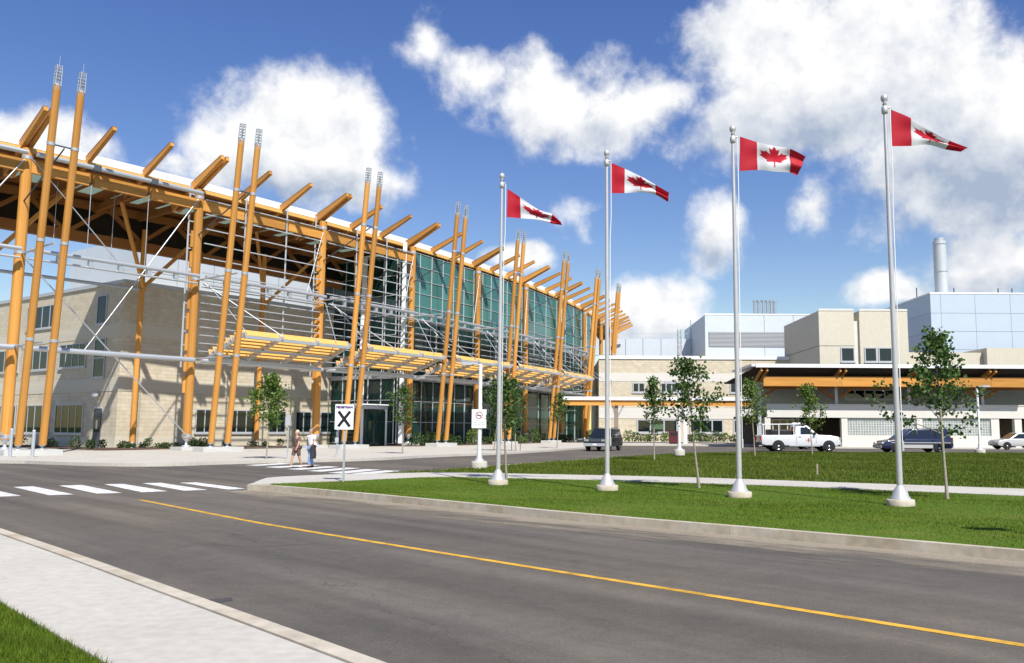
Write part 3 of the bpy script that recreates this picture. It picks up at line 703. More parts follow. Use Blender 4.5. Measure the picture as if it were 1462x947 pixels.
# roof: deck strips, translucent rooflights, white fascia, edge beams
SKYLIGHT = mat('translucent_rooflight', (0.62, 0.70, 0.64), 0.5, 0.04)
N_ = SKYLIGHT.node_tree.nodes; L_ = SKYLIGHT.node_tree.links
tl = N_.new('ShaderNodeBsdfTranslucent'); tl.inputs['Color'].default_value = (0.55, 0.66, 0.58, 1)
ms = N_.new('ShaderNodeMixShader'); ms.inputs[0].default_value = .5; L_.new(N_['Principled BSDF'].outputs[0], ms.inputs[1]); L_.new(tl.outputs[0], ms.inputs[2]); L_.new(ms.outputs[0], N_['Material Output'].inputs[0])
def strip(name, k, u0, u1, n0, n1, z0, z1, m, zb=None):      # prism between two n lines, z at n0 and n1 the underside, thickness zb
    a, b, c, d = A(u0, n0, z0, k), A(u1, n0, z0, k), A(u1, n1, z1, k), A(u0, n1, z1, k); h = Vector((0,0,zb or .2))
    mb = MB(); mb.add([a,b,c,d,a+h,b+h,c+h,d+h], [(0,3,2,1),(4,5,6,7),(0,1,5,4),(1,2,6,5),(2,3,7,6),(3,0,4,7)])
    return mb.build(name, m, lobby)
for k in range(KMIN, KMAX):
    e = .0012*0
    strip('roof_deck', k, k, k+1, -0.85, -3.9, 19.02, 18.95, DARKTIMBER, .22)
    for j in range(3):
        strip('rooflight', k, k+j/3+.05, k+(j+1)/3-.05, -3.905, -7.2, 18.95, 18.85, SKYLIGHT, .06)
        strip('rooflight_bar', k, k+j/3-.05, k+j/3+.05, -3.903, -7.202, 18.85, 18.75, DARKTIMBER, .2)
        strip('rooflight_bar', k, k+(j+.5)/3-.015, k+(j+.5)/3+.015, -3.903, -7.202, 18.89, 18.79, DARKTIMBER, .04)
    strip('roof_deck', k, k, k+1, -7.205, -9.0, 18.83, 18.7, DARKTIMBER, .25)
    if k > 2: strip('roof_deck', k, k, k+1, -9.005, -15.0, 18.7, 18.4, WHITEMETAL, .25)
    fa = bar('roof_fascia', lobby, A(k+.0005, -.72, 19.58, k), A(k+.9995, -.72, 19.58, k), .14, .52, WHITEMETAL)
    bar('roof_purlin', lobby, A(k+.0005, -.50, 19.08, k), A(k+.9995, -.50, 19.08, k), .22, .26, TIMBER2)
    bar('roof_purlin', lobby, A(k+.002, -1.6, 18.70, k), A(k+.998, -1.6, 18.70, k), .20, .30, TIMBER)
    if k <= 2:
        for j in range(3):                       # deep orange edge beam, one length between projecting beams
            bar('edge_beam', lobby, A(k+j/3+.015, .12, 17.86, k), A(k+(j+1)/3-.015, .12, 17.86, k), .24, .78, TIMBER)
        # rear truss
        bar('truss_chord', lobby, A(k, -8.0, 15.75, k), A(k+1, -8.0, 15.75, k), .34, .75, DARKTIMBER)
        bar('truss_chord', lobby, A(k, -8.0, 18.2, k), A(k+1, -8.0, 18.2, k), .30, .6, DARKTIMBER)
        for j in range(4):
            a0, a1 = (15.9, 18.2) if j % 2 == 0 else (18.2, 15.9)
            bar('truss_web', lobby, A(k+j/4, -7.95, a0, k), A(k+(j+1)/4, -7.95, a1, k), .22, .30, DARKTIMBER)
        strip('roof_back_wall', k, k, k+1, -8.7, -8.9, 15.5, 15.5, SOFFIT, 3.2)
        for j in range(3):                       # radial roof beams and raking struts
            u = k + j/3
            bar('roof_beam', lobby, A(u+.001, -.3, 18.2, k), A(u+.001, -8.0, 18.0, k), .24, .5, DARKTIMBER)
        for u0, dz in ((k+.12, 0), (k+.88, 0)):
            bar('raking_strut', lobby, A(k if u0 < k+.5 else k+.999, -7.3, 12.2, k), A(k+.34 if u0 < k+.5 else k+.66, -3.6, 17.9, k), .22, .24, TIMBER)
    else:
        strip('roof_back_wall', k, k, k+1, -14.6, -14.8, 8.0, 8.0, WHITEMETAL, 10.2)

# horizontal pipes
for k in range(-2, 7):
    za = 12.3
    rod('wind_pipe', lobby, A(k+.02, .95, za+.2, k), A(k+.98, .95, za+.2, k), .26, GALV, 12)
    rod('wind_pipe', lobby, A(k+.02, .75, za-.32, k), A(k+.98, .75, za-.32, k), .15, GALV, 10)
    for j in range(1, 6): bar('pipe_clamp', lobby, A(k+j/6-.012, .86, za-.06, k), A(k+j/6+.012, .86, za-.06, k), .26, .62, GALV)
    rod('wind_pipe', lobby, A(k+.02, .85, 6.5, k), A(k+.98, .85, 6.5, k), .34, GALV, 12)
    if k <= 0:
        rod('wind_pipe', lobby, A(k+.02, .8, 18.55, k), A(k+.98, .8, 18.55, k), .32, GALV, 12)
        for j in (1, 2): bar('pipe_clamp', lobby, A(k+j/3-.02, .8, 18.55, k), A(k+j/3+.02, .8, 18.55, k), .40, .40, DARKSTEEL)
        rod('rear_pipe', lobby, A(k+.01, -7.3, 12.3, k), A(k+.99, -7.3, 12.3, k), .24, STEEL, 10)
        for a, b in ((A(k+.02, .3, 12.0, k), A(k+.985, .3, 1.2, k)), (A(k+.98, .25, 18.2, k), A(k+.34, .25, 6.4, k))):
            rod('tie_rod', lobby, a, b, .085, GALV, 8)
        rod('tie_rod', lobby, A(k+.02, .3, 18.3, k), A(k+.55, .3, 12.2, k), .07, GALV, 8)
        for j in (1, 2): rod('hanger', lobby, A(k+j/3, .2, 17.5, k), A(k+j/3, .2, 12.4, k), .05, GALV, 6)
        for j in (1, 2): rod('hanger', lobby, A(k+j/3-.05, -3.6, 18.3, k), A(k+j/3-.05, -3.6, 13.2, k), .05, GALV, 6)
    else:
        rod('tie_rod', lobby, A(k+.02, .9, 12.0, k), A(k+.36, 4.75, 8.35, k), .07, GALV, 8)
        rod('tie_rod', lobby, A(k+.98, .9, 12.0, k), A(k+.80, 4.75, 8.35, k), .07, GALV, 8)
        rod('tie_rod', lobby, A(k+.03, 1.0, 12.1, k), A(k+.10, 4.75, 8.3, k), .06, GALV, 8)
        rod('tie_rod', lobby, A(k+.98, .3, 18.0, k), A(k+.80, 1.0, 12.4, k), .05, GALV, 6)

# lattice mast beside column 1 and frame at the end of the screen
for k, du in ((1, -.055), (2, -.055)):
    for dd in (0, .045):
        bar('lattice_mast', lobby, A(k+du+dd, -.15, 6.0, k-1 if du+dd < 0 else k), A(k+du+dd, -.15, 19.4, k-1 if du+dd < 0 else k), .10, .10, STEEL)
    for i in range(13):
        bar('mast_rung', lobby, A(k+du, -.15, 6.6+i*1.0, k-1), A(k+du+.045, -.15, 6.6+i*1.0, k-1), .08, .08, STEEL)
    for i in range(8):
        rod('mast_infill', lobby, A(k-.03, -.1, 4.2+i*1.5, k-1), A(k-.03, -.1, 5.4+i*1.5, k-1), .26, TIMBER, 10)
bar('screen_frame', lobby, A(2.90, .05, .4, 2), A(2.90, .05, 19.2, 2), .34, .34, WHITEMETAL)

# sun-screen louvres
for k in range(1, 8):
    zs = [7.2 + .58*i for i in range(9)]
    if k <= 2: zs += [12.9 + 1.08*i for i in range(6)]
    u1 = k+.975 if k < 7 else k+.35
    for z in zs:
        bar('louvre_blade', lobby, A(k+.03, .34, z, k), A(u1, .34, z, k), .18 if z < 12.5 else .09, .06 if z < 12.5 else .07, STEEL)
    for j in range(1, 3):
        top = 19.2 if k <= 2 else 12.3
        if k+j/3 < u1: bar('louvre_post', lobby, A(k+j/3, .2, 6.6, k), A(k+j/3, .2, top, k), .10, .08, STEEL)

# curtain wall: frame and single panes
GN = -.55
def facade_glass(k, cols, u0, u1, z0, z1, rows, m, n=GN, frame=STEEL):
    du = (u1-u0)/cols; dz = (z1-z0)/rows
    for i in range(cols):
        for r in range(rows):
            p = A(u0+du*i+.004, n, z0+dz*(r+.5), k); q = A(u0+du*(i+1)-.004, n, z0+dz*(r+.5), k)
            bar('pane', lobby, p, q, .03, dz-.05, m)
    for i in range(cols+1):
        w = .08 if i % 2 == 0 else .05
        bar('mullion', lobby, A(u0+du*i, n+.05, z0, k), A(u0+du*i, n+.05, z1, k), .08, w, frame)
    for r in range(rows+1):
        bar('transom', lobby, A(u0+.001, n+.045, z0+dz*r, k), A(u1-.001, n+.045, z0+dz*r, k), .07, .05, frame)
facade_glass(2, 1, 2.90, 3.0, .35, 18.6, 10, GLASSTEAL)
for k in range(3, 8):
    cols = 6 if k < 5 else 3
    u1 = k+1 if k < 7 else k+.55
    facade_glass(k, cols if k < 7 else 2, k, u1, 12.2, 18.7, 5, GLASSTEAL)
    facade_glass(k, 3 if k < 7 else 2, k, u1, 6.6, 12.15, 3, GLASSDARK)
for k in range(3, 8):
    facade_glass(k, 6 if k < 5 else 3, k, k+1 if k < 7 else k+.55, .35, 6.4, 3, GLASSDARK, n=-1.5)
# glazed end wall of the hall, facing the open porch
EU = 2.895
def end_glass(n0, n1, cols, z0, z1, rows):
    dn = (n1-n0)/cols; dz = (z1-z0)/rows
    for i in range(cols):
        for r in range(rows):
            zc_ = z0+dz*(r+.5); bar('pane', lobby, A(EU, n0+dn*i-.03, zc_, 2), A(EU, n0+dn*(i+1)+.03, zc_, 2), .03, dz-.05, GLASSDARK)
    for i in range(cols+1): bar('mullion', lobby, A(EU-.005, n0+dn*i, z0, 2), A(EU-.005, n0+dn*i, z1, 2), .09, .10, STEEL)
    for r in range(rows+1): bar('transom', lobby, A(EU-.004, n0-.05, z0+dz*r, 2), A(EU-.004, n1+.05, z0+dz*r, 2), .08, .07, STEEL)
end_glass(-.75, -9.0, 5, .35, 6.4, 3); end_glass(-.75, -9.0, 5, 6.75, 18.0, 6)
bar('spandrel', lobby, A(EU-.004, -.6, 6.58, 2), A(EU-.004, -9.0, 6.58, 2), .2, .3, STEEL)
bar('end_wall_pier', lobby, A(EU, -4.9, .2, 2), A(EU, -4.9, 18.3, 2), .5, .5, WHITEMETAL)
# interior: floors, back wall
for k in range(2, 8):
    u0 = 2.92 if k == 2 else k; u1 = k+1 if k < 7 else k+.55
    strip('floor_slab', k, u0, u1, GN-.15, -9.0, 12.0, 12.0, OFFWHITE, .35)
    strip('floor_slab', k, u0, u1, -1.7, -9.0, 6.3, 6.3, OFFWHITE, .35)
    strip('interior_wall', k, u0, u1, -9.0, -9.3, .2, .2, INTERIOR, 18.4)
for k in range(3, 8): rod('inner_column', lobby, C(k, -2.4, .2), C(k, -2.4, 18.6), .5, TIMBER, 12)
for k in range(3, 8): strip('spandrel', k, k, k+1 if k < 7 else k+.55, -.4, -1.7, 6.42, 6.42, STEEL, .16)
# entrance vestibule standing before the end wall
VU0, VU1, VN0, VN1 = 2.60, 2.885, -4.4, -1.5
for uu in (VU0, VU1-.01):
    for nq in (VN0, VN1): bar('vestibule_post', lobby, A(uu, nq, LZ, 2), A(uu, nq, 3.5, 2), .22, .22, WHITEMETAL)
bar('vestibule_lintel', lobby, A(VU0, VN0-.15, 3.66, 2), A(VU0, VN1+.15, 3.66, 2), .3, .34, STEEL)
for nq in (VN0, VN1): bar('vestibule_lintel', lobby, A(VU0+.015, nq, 3.64, 2), A(VU1, nq, 3.64, 2), .24, .30, STEEL)
strip('vestibule_roof', 2, VU0-.01, VU1, VN1+.2, VN0-.2, 3.84, 3.84, WHITEMETAL, .12)
for i in range(3): bar('door_leaf', lobby, A(VU0+.005, VN0+.15+i*.88, 1.5, 2), A(VU0+.005, VN0+.15+i*.88+.84, 1.5, 2), .05, 2.6, GLASSDARK)
for i in range(3): bar('vestibule_pane', lobby, A(VU0+.03+i*.085, VN1, 1.75, 2), A(VU0+.03+i*.085+.075, VN1, 1.75, 2), .05, 3.1, GLASSDARK)

# trellis canopy over the walk: one bay between each two pairs of poles
TOOTH = MB(); TOOTH.prism([(-.30,-.20),(.20,-.20),(.30,-.02),(.06,.36),(-.02,.36),(-.14,.0)], 'y', -.07, .07); TOOTHM = TOOTH.mesh('sawtooth', GALV)
NI, NO, ZI, ZO = .95, 4.85, 6.85, 8.25
sl_ang = math.atan2(ZO-ZI, NO-NI); sl_len = math.hypot(ZO-ZI, NO-NI)
for k in range(1, 6):
    ua, ub = k+.085, k+.915
    if k == 1: ua = k+.06
    t, nn = tn(k)
    bar('trellis_rail', lobby, A(ua, NO, ZO-.22, k), A(ub, NO, ZO-.22, k), .14, .20, GALV)
    bar('trellis_rail', lobby, A(ua, NI, ZI-.22, k), A(ub, NI, ZI-.22, k), .14, .20, GALV)
    bar('trellis_rail', lobby, A(ua, (NI+NO)/2, (ZI+ZO)/2-.22, k), A(ub, (NI+NO)/2, (ZI+ZO)/2-.22, k), .12, .16, GALV)
    nr = 4
    rows = 8
    for i in range(nr):
        u = ua + (ub-ua)*(i+.0)/(nr-1); u = min(max(u, ua+.006), ub-.006)
        rf = bar('trellis_rafter', lobby, A(u, NI-.3, ZI-.12-.11, k), A(u, NO+.25, ZO-.12+.09, k), .07, .20, GALV)
        x = Vector((nn.x*math.cos(sl_ang), nn.y*math.cos(sl_ang), math.sin(sl_ang))); yv = Vector((-t.x, -t.y, 0)); zv = x.cross(yv)
        if zv.z < 0: yv = -yv; zv = x.cross(yv)
        for r in range(rows):
            f = (r+.5)/rows; p = A(u, NI+(NO-NI)*f, ZI+(ZO-ZI)*f-.02, k)
            M = Matrix(((x.x,yv.x,zv.x,p.x),(x.y,yv.y,zv.y,p.y),(x.z,yv.z,zv.z,p.z),(0,0,0,1)))
            link(bpy.data.objects.new('sawtooth', TOOTHM), M, rf)
    for r in range(rows):
        f = (r+.5)/rows; c0 = A(ua-.006, NI+(NO-NI)*f, ZI+(ZO-ZI)*f+.18, k); c1 = A(ub+.006, NI+(NO-NI)*f, ZI+(ZO-ZI)*f+.18, k)
        ang = sl_ang - R(33)
        ang = R(26); upv = Vector((nn.x*math.cos(ang), nn.y*math.cos(ang), math.sin(ang)))
        bar('trellis_plank', lobby, c0, c1, .40, .05, TIMBER2, upv)

# ================================================================== LEFT STONE WING (behind the open bays)
def wall_block(name, parent, pts, z0, z1, m):
    mb = MB(); n = len(pts); vs = [(p[0],p[1],z0) for p in pts]+[(p[0],p[1],z1) for p in pts]
    mb.add(vs, [tuple(range(n, 2*n))]+[(i,(i+1)%n,n+(i+1)%n,n+i) for i in range(n)])
    c = W[parent].translation.copy(); me = mb.mesh(name, m); uv_box(me); me.transform(Matrix.Translation(-c))
    return link(bpy.data.objects.new(name, me), Matrix.Translation(c), parent)
CR = D(166, 600, 65.5); CR = Vector((CR.x, CR.y))
a1 = head(.9)                                     # the wall under the roof follows the facade
t1 = Vector((math.sin(a1), math.cos(a1))); n1 = Vector((math.cos(a1), -math.sin(a1)))
wing = empty('stone_wing', (CR.x, CR.y, LZ)); tag(wing, 'three-storey cream limestone wing behind the open timber bays at left', 'building')
WH = 13.0
E1 = CR + t1*13.2; BK = -n1
wall_block('wall', wing, [CR, E1, E1+BK*26, CR+BK*26], 0.1, WH, LIME)
def on_wall(org, along, out, a0, a1_, z0, z1, dep, m, name, parent):
    """a slab standing proud of a wall: from a0 to a1 along it, z0..z1, dep outwards"""
    p = org + along*a0; q = org + along*a1_
    c = Vector(((p.x+q.x)/2, (p.y+q.y)/2, (z0+z1)/2)) + Vector((out.x, out.y, 0))*(dep/2-.01)
    ang = math.atan2(along.y, along.x)
    M = Matrix.Translation(c) @ Matrix.Rotation(ang, 4, 'Z') @ Matrix.Diagonal(((q-p).length, dep+.02, z1-z0, 1))
    return link(bpy.data.objects.new(name, unit('box', m)), M, parent)
def window(parent, org, along, out, a0, a1_, z0, z1, panes=1, rows=1, fm=STEEL, gm=WINDOWGLASS, name='window', reveal=True, fw=.09):
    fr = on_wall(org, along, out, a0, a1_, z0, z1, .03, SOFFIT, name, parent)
    for (b0, b1, c0, c1) in ((a0, a1_, z0, z0+fw), (a0, a1_, z1-fw, z1), (a0, a0+fw, z0+fw, z1-fw), (a1_-fw, a1_, z0+fw, z1-fw)):
        on_wall(org, along, out, b0, b1, c0, c1, .09, fm, 'frame', fr)
    for i in range(1, panes):
        x = a0+(a1_-a0)*i/panes; on_wall(org, along, out, x-fw/2, x+fw/2, z0+fw, z1-fw, .08, fm, 'mullion', fr)
    for i in range(1, rows):
        x = z0+(z1-z0)*i/rows; on_wall(org, along, out, a0+fw, a1_-fw, x-fw/2, x+fw/2, .075, fm, 'mullion', fr)
    for i in range(panes):
        x0 = a0+(a1_-a0)*i/panes+fw/2; x1 = a0+(a1_-a0)*(i+1)/panes-fw/2
        on_wall(org, along, out, x0, x1, z0+fw, z1-fw, .05, gm, 'pane', fr)
    on_wall(org, along, out, a0-.08, a1_+.08, z0-.12, z0-.003, .14, fm if fm != DARKSTEEL else STEEL, 'sill', fr)
    return fr
on_wall(CR, t1, n1, -.1, 13.2, WH, WH+.28, .12, STEEL, 'coping', wing)
on_wall(CR, BK, -t1, -.1, 26, WH-.001, WH+.279, .12, STEEL, 'coping', wing)
for z0, z1 in ((8.85, 9.9), (4.55, 5.6), (.16, .95)):                 # smooth pale bands
    on_wall(CR, t1, n1, 0, 13.2, z0, z1, .03, BEIGE, 'stone_band', wing); on_wall(CR, BK, -t1, 0, 26, z0+.003, z1-.003, .03, BEIGE, 'stone_band', wing)
out2 = -t1
window(wing, CR, BK, out2, 2.4, 3.9, 9.95, 12.3, 1); window(wing, CR, BK, out2, 2.2, 3.9, 5.65, 8.8, 1, 2)
window(wing, CR, BK, out2, 5.2, 9.6, 6.6, 8.6, 4); window(wing, CR, BK, out2, 10.4, 15.6, 6.6, 8.6, 4); window(wing, CR, BK, out2, 10.4, 16, 10.2, 12.2, 4); window(wing, CR, BK, out2, 17, 24, 6.6, 8.6, 5)
window(wing, CR, BK, out2, 5.0, 9.6, 1.2, 3.6, 4); window(wing, CR, BK, out2, 10.6, 15.8, 1.2, 3.6, 4); window(wing, CR, BK, out2, 16.8, 24, 1.2, 3.6, 5)
dr = on_wall(CR, BK, out2, 2.2, 3.3, .17, 3.2, .06, DARKSTEEL, 'door', wing)
on_wall(CR, BK, out2, 2.3, 3.2, 1.35, 2.45, .07, WINDOWGLASS, 'pane', dr); on_wall(CR, BK, out2, 2.2, 3.3, 3.203, 3.35, .10, STEEL, 'frame', dr); on_wall(CR, BK, out2, 2.62, 2.86, 1.6, 2.3, .085, SIGNWHITE, 'notice', dr)
bp = CR + BK*2.75 - t1*.35
gl = MB(); gl.lathe([(.05,.28),(.2,.24),(.26,.08),(.22,-.06),(.05,-.14)], 12, (bp.x, bp.y, 4.2)); gl.build('bulkhead_lamp', SIGNWHITE, wing)
window(wing, CR, t1, n1, 6.6, 8.3, 1.3, 3.3, 2); window(wing, CR, t1, n1, 9.6, 12.4, 1.3, 3.3, 3)
# second block further along, behind column 2
C2 = E1 + t1*.02 + n1*.02; a2 = head(1.5); t2 = Vector((math.sin(a2), math.cos(a2))); n2 = Vector((math.cos(a2), -math.sin(a2)))
wall_block('wall', wing, [C2, C2+t2*10.5, C2+t2*10.5-n2*20, C2-n2*20], 0.1, WH+.003, LIME)
for a0 in (.6, 3.6, 6.6): window(wing, C2, t2, n2, a0, a0+1.9, 1.3, 3.3, 2)
on_wall(C2, t2, n2, 0, 10.5, 4.55, 5.6, .03, BEIGE, 'stone_band', wing); on_wall(C2, t2, n2, 0, 10.5, WH, WH+.28, .12, STEEL, 'coping', wing)
# pale blue roof plant behind the wing
ph = empty('roof_plant_room', (CR.x+t1.x*7+BK.x*8, CR.y+t1.y*7+BK.y*8, WH)); tag(ph, 'pale blue clad plant room on top of the left stone wing', 'building')
q0 = CR + t1*4.0 + BK*5.5; q1 = q0 + t1*20
wall_block('wall', ph, [q0, q1, q1+BK*12, q0+BK*12], WH-.3, 18.2, PALEBLUE)
for i in range(1, 6): on_wall(q0, t1, n1, i*3.6, i*3.6+.03, WH, 18.2, .012, JOINT, 'panel_joint', ph)
on_wall(q0, t1, n1, 0, 20, 15.2, 15.23, .012, JOINT, 'panel_joint', ph)

# planting beds
def bed(pts, nm): slab(nm, pts, LZ-.02, LZ+.05, MULCH)
bed([CR+n1*.05-t1*1.0, E1+n1*.05, E1+n1*4.6, CR+n1*6.3-t1*4, CR+BK*14-t1*4, CR+BK*14-t1*.1], 'planting_bed')
pb = [A(2.75, -1.3, 0, 2), A(3.0, -1.2, 0, 2)] + [A(u, -1.3, 0) for u in (3.5, 4, 4.5, 5, 5.5, 6)] + [A(u, 2.4, 0) for u in (5.98, 5.5, 5, 4.5, 4, 3.5, 3.0)] + [A(2.8, 1.6, 0, 2)]
bed([Vector((p.x, p.y)) for p in pb], 'planting_bed')

# ================================================================== RIGHT-HAND BUILDINGS
XA = Vector((1, 0)); YB = Vector((0, 1)); OUT = Vector((0, -1)); LEFT = Vector((-1, 0))
def px(x, Y): return D(x, 560, Y).x
def pz(y, Y, x=1100): return D(x, y, Y).z
def block(parent, x0, x1, Y, depth, z0, z1, m, name='wall'):
    return wall_block(name, parent, [Vector((x0, Y)), Vector((x1, Y)), Vector((x1, Y+depth)), Vector((x0, Y+depth))], z0, z1, m)

# --- low stone building facing us
YS = 118.0
sb = empty('stone_building', (px(960, YS), YS, LZ)); tag(sb, 'low cream limestone building with flat roof behind the dark parked SUV', 'building')
zt = pz(513, YS, 960)
block(sb, px(855, YS), px(1090, YS)+8, YS, 26, .1, zt, LIME)
o0 = Vector((px(855, YS), YS))
wd = px(1090, YS)+8-o0.x
PX = lambda x: px(x, YS)-o0.x; PZ = lambda y: pz(y, YS, 960)
on_wall(o0, XA, OUT, 0, wd, zt, zt+.45, .15, WHITEMETAL, 'coping', sb)
on_wall(o0, XA, OUT, 0, wd, PZ(545), PZ(533), .04, OFFWHITE, 'stone_band', sb)
on_wall(o0, XA, OUT, 0, wd, PZ(598), PZ(583), .06, OFFWHITE, 'stone_band', sb)
window(sb, o0, XA, OUT, PX(903), PX(921), PZ(561), PZ(546.5), 2, gm=WINDOWGLASS, fw=.16)
window(sb, o0, XA, OUT, PX(943), PX(967), PZ(561), PZ(546.5), 3, fw=.16); window(sb, o0, XA, OUT, PX(972), PX(986), PZ(561), PZ(546.5), 1, fw=.16)
window(sb, o0, XA, OUT, PX(1042), PX(1062), PZ(561), PZ(546.5), 2, fw=.16)
BLIND = glass('window_with_green_blind', (0.3, 0.5, 0.4), 0.0, (0.06, 0.16, 0.10))
for a, b, n in ((909, 967, 3), (984, 1032, 3), (1046, 1058, 1)):
    w_ = window(sb, o0, XA, OUT, PX(a), PX(b), PZ(618.5), PZ(598.7), n, fw=.18)
    if a == 909: on_wall(o0, XA, OUT, PX(930.5), PX(947), PZ(613), PZ(606), .07, BLIND, 'blind', w_)
# --- walkway canopy in front of it
YC = 100.0
wc = empty('walkway_canopy', (px(940, YC), YC, LZ)); tag(wc, 'long flat walkway canopy with white edge and orange timber beam', 'canopy')
xa, xb = px(803, YC), px(1100, YC)
zc1, zc0 = pz(572, YC, 940), pz(579.5, YC, 940)
bar('edge_beam', wc, (xa, YC, (zc0+zc1)/2), (xb, YC, (zc0+zc1)/2), .3, zc1-zc0, TIMBER)
boxo('roof', wc, (xa-.2, YC-.35, zc1+.003), (xb+.2, YC+6.5, zc1+.40), WHITEMETAL)
for x in (880, 978, 1062):
    X = px(x, YC)
    boxo('canopy_post', wc, (X-.22, YC+.1, LZ), (X+.22, YC+.54, zc0), TAUPE if x == 880 else WHITEMETAL)
    for s in (-1, 1): rod('bracket', wc, (X, YC+.3, zc0-1.6), (X+s*.9, YC+.05, zc1+1.0 if s < 0 else zc0+.1), .18, STEEL, 8)
# --- white plant room with louvre band and flues
YP = 136.0
pr = empty('plant_room', (px(1075, YP), YP, zt)); tag(pr, 'white flat-roofed plant room with grey louvre band and roof flues', 'building')
x0, x1 = px(1008, YP), px(1150, YP)+10; zb, zp = zt-1.5, pz(450, YP, 1075)
block(pr, x0, x1, YP, 22, zb, zp, PALEBLUE)
op = Vector((x0, YP)); QX = lambda x: px(x, YP)-x0; QZ = lambda y: pz(y, YP, 1075)
zz0, zz1 = QZ(495), QZ(474.5); nb = 11
lb = on_wall(op, XA, OUT, QX(1013), QX(1146), zz0, zz1, .05, DARKSTEEL, 'louvre_band', pr)
for i in range(nb):
    z = zz0+(zz1-zz0)*(i+.1)/nb; on_wall(op, XA, OUT, QX(1013)+.05, QX(1146)-.05, z, z+(zz1-zz0)/nb*.62, .16, STEEL, 'louvre_blade', lb)
for i, x in enumerate((1050, 1093, 1135)): on_wall(op, XA, OUT, QX(x), QX(x)+.06, zb, zz0-.01, .012, JOINT, 'panel_joint', pr); on_wall(op, XA, OUT, QX(x), QX(x)+.06, zz1+.01, zp-.01, .012, JOINT, 'panel_joint', pr)
on_wall(op, XA, OUT, -.05, x1-x0, zp, zp+.2, .06, WHITEMETAL, 'coping', pr)
for x in (1080, 1086, 1092.5, 1098.5, 1104, 1109):
    X = px(x, YP+6); z1 = pz(431.5, YP+6, 1093)
    f_ = rod('flue', pr, (X, YP+6, zp-.2), (X, YP+6, z1), .52, CHROME, 10); rod('cowl', f_, (X, YP+6, z1+.003), (X, YP+6, z1+.28), .72, CHROME, 10)
ld = MB(); X = px(990, YP+14)
for s in (-.25, .25): ld.tube([(x0-.12, YP+14+s, zt), (x0-.12, YP+14+s, zp+1.0)], [.05,.05], 6)
for i in range(12): ld.tube([(x0-.12, YP+13.75, zt+.4+i*.5), (x0-.12, YP+14.25, zt+.4+i*.5)], [.035,.035], 5)
ld.build('ladder', GALV, pr)
# --- pale low roof wall left of it, and lattice mast
YL = 150.0
rw = empty('roof_screen', (px(940, YL), YL, zt)); tag(rw, 'pale blue roof screen wall behind the limestone parapet', 'wall')
block(rw, px(880, YL), px(1000, YL), YL, 8, zt-2, pz(484, YL, 940), PALEBLUE)
orw = Vector((px(880, YL), YL))
for x in (893, 918, 944, 969): on_wall(orw, XA, OUT, px(x, YL)-orw.x, px(x, YL)-orw.x+.08, zt, pz(484.5, YL, 940), .012, JOINT, 'panel_joint', rw)
on_wall(orw, XA, OUT, 0, px(1000, YL)-orw.x, pz(484, YL, 940)+.9, pz(484, YL, 940)+.98, .06, GALV, 'handrail', rw)
for x in (885, 910, 935, 960, 985): on_wall(orw, XA, OUT, px(x, YL)-orw.x, px(x, YL)-orw.x+.07, pz(484, YL, 940), pz(484, YL, 940)+.9, .05, GALV, 'rail_post', rw)
ms_ = MB(); X, Yq, zq = px(971, 130), 130, pz(471, 130, 971)
for sx, sy in ((-.3,-.3),(.3,-.3),(.3,.3),(-.3,.3)): ms_.tube([(X+sx, Yq+sy, zt-.2), (X+sx*.8, Yq+sy*.8, zq)], [.05,.05], 5)
for i in range(7):
    z = zt+i*(zq-zt)/7
    for (ax, ay), (bx_, by_) in (((-.3,-.3),(.3,-.3)),((.3,-.3),(.3,.3)),((.3,.3),(-.3,.3)),((-.3,.3),(-.3,-.3))):
        ms_.tube([(X+ax, Yq+ay, z), (X+bx_, Yq+by_, z+(zq-zt)/7)], [.03,.03], 4); ms_.tube([(X+ax, Yq+ay, z), (X+bx_, Yq+by_, z)], [.03,.03], 4)
tag(ms_.build('lattice_mast', GALV), 'small grey lattice mast on the limestone roof', 'mast')
# --- beige block
YG = 104.0
bg_ = empty('beige_block', (px(1220, YG), YG, 6)); tag(bg_, 'beige cube block with teal windows rising behind the carport roof', 'building')
x0, x1 = px(1172, YG), px(1300, YG); z1 = pz(444, YG, 1220); zlo = .1
xm0, xm1 = px(1222.5, YG), px(1230.5, YG)
block(bg_, x0, xm0, YG, 16, zlo, z1, BEIGE); block(bg_, xm1, x1, YG, 16, zlo, z1, BEIGE)
block(bg_, xm0+.01, xm1-.01, YG+.35, 15, zlo, pz(458, YG, 1220), OFFWHITE, 'recessed_wall')
ob = Vector((x0, YG)); BX = lambda x: px(x, YG)-x0; BZ = lambda y: pz(y, YG, 1220)
on_wall(ob, XA, OUT, 0, BX(1222.5), z1, z1+.25, .05, OFFWHITE, 'coping', bg_); on_wall(ob, XA, OUT, BX(1230.5), x1-x0, z1, z1+.25, .05, OFFWHITE, 'coping', bg_)
for a, b in ((0, BX(1200)),): on_wall(ob, XA, OUT, a, BX(1222), BZ(494.5), BZ(493.7), .012, JOINT, 'panel_joint', bg_)
on_wall(ob, YB, LEFT, 0, 16, BZ(494.5), BZ(493.7), .012, JOINT, 'panel_joint', bg_)
window(bg_, ob, XA, OUT, BX(1202), BX(1222), BZ(517), BZ(496), 1, fw=.14); window(bg_, ob, XA, OUT, BX(1236), BX(1254), BZ(517), BZ(496), 1, fw=.14); window(bg_, ob, XA, OUT, BX(1256), BX(1276), BZ(517), BZ(496), 1, fw=.14)
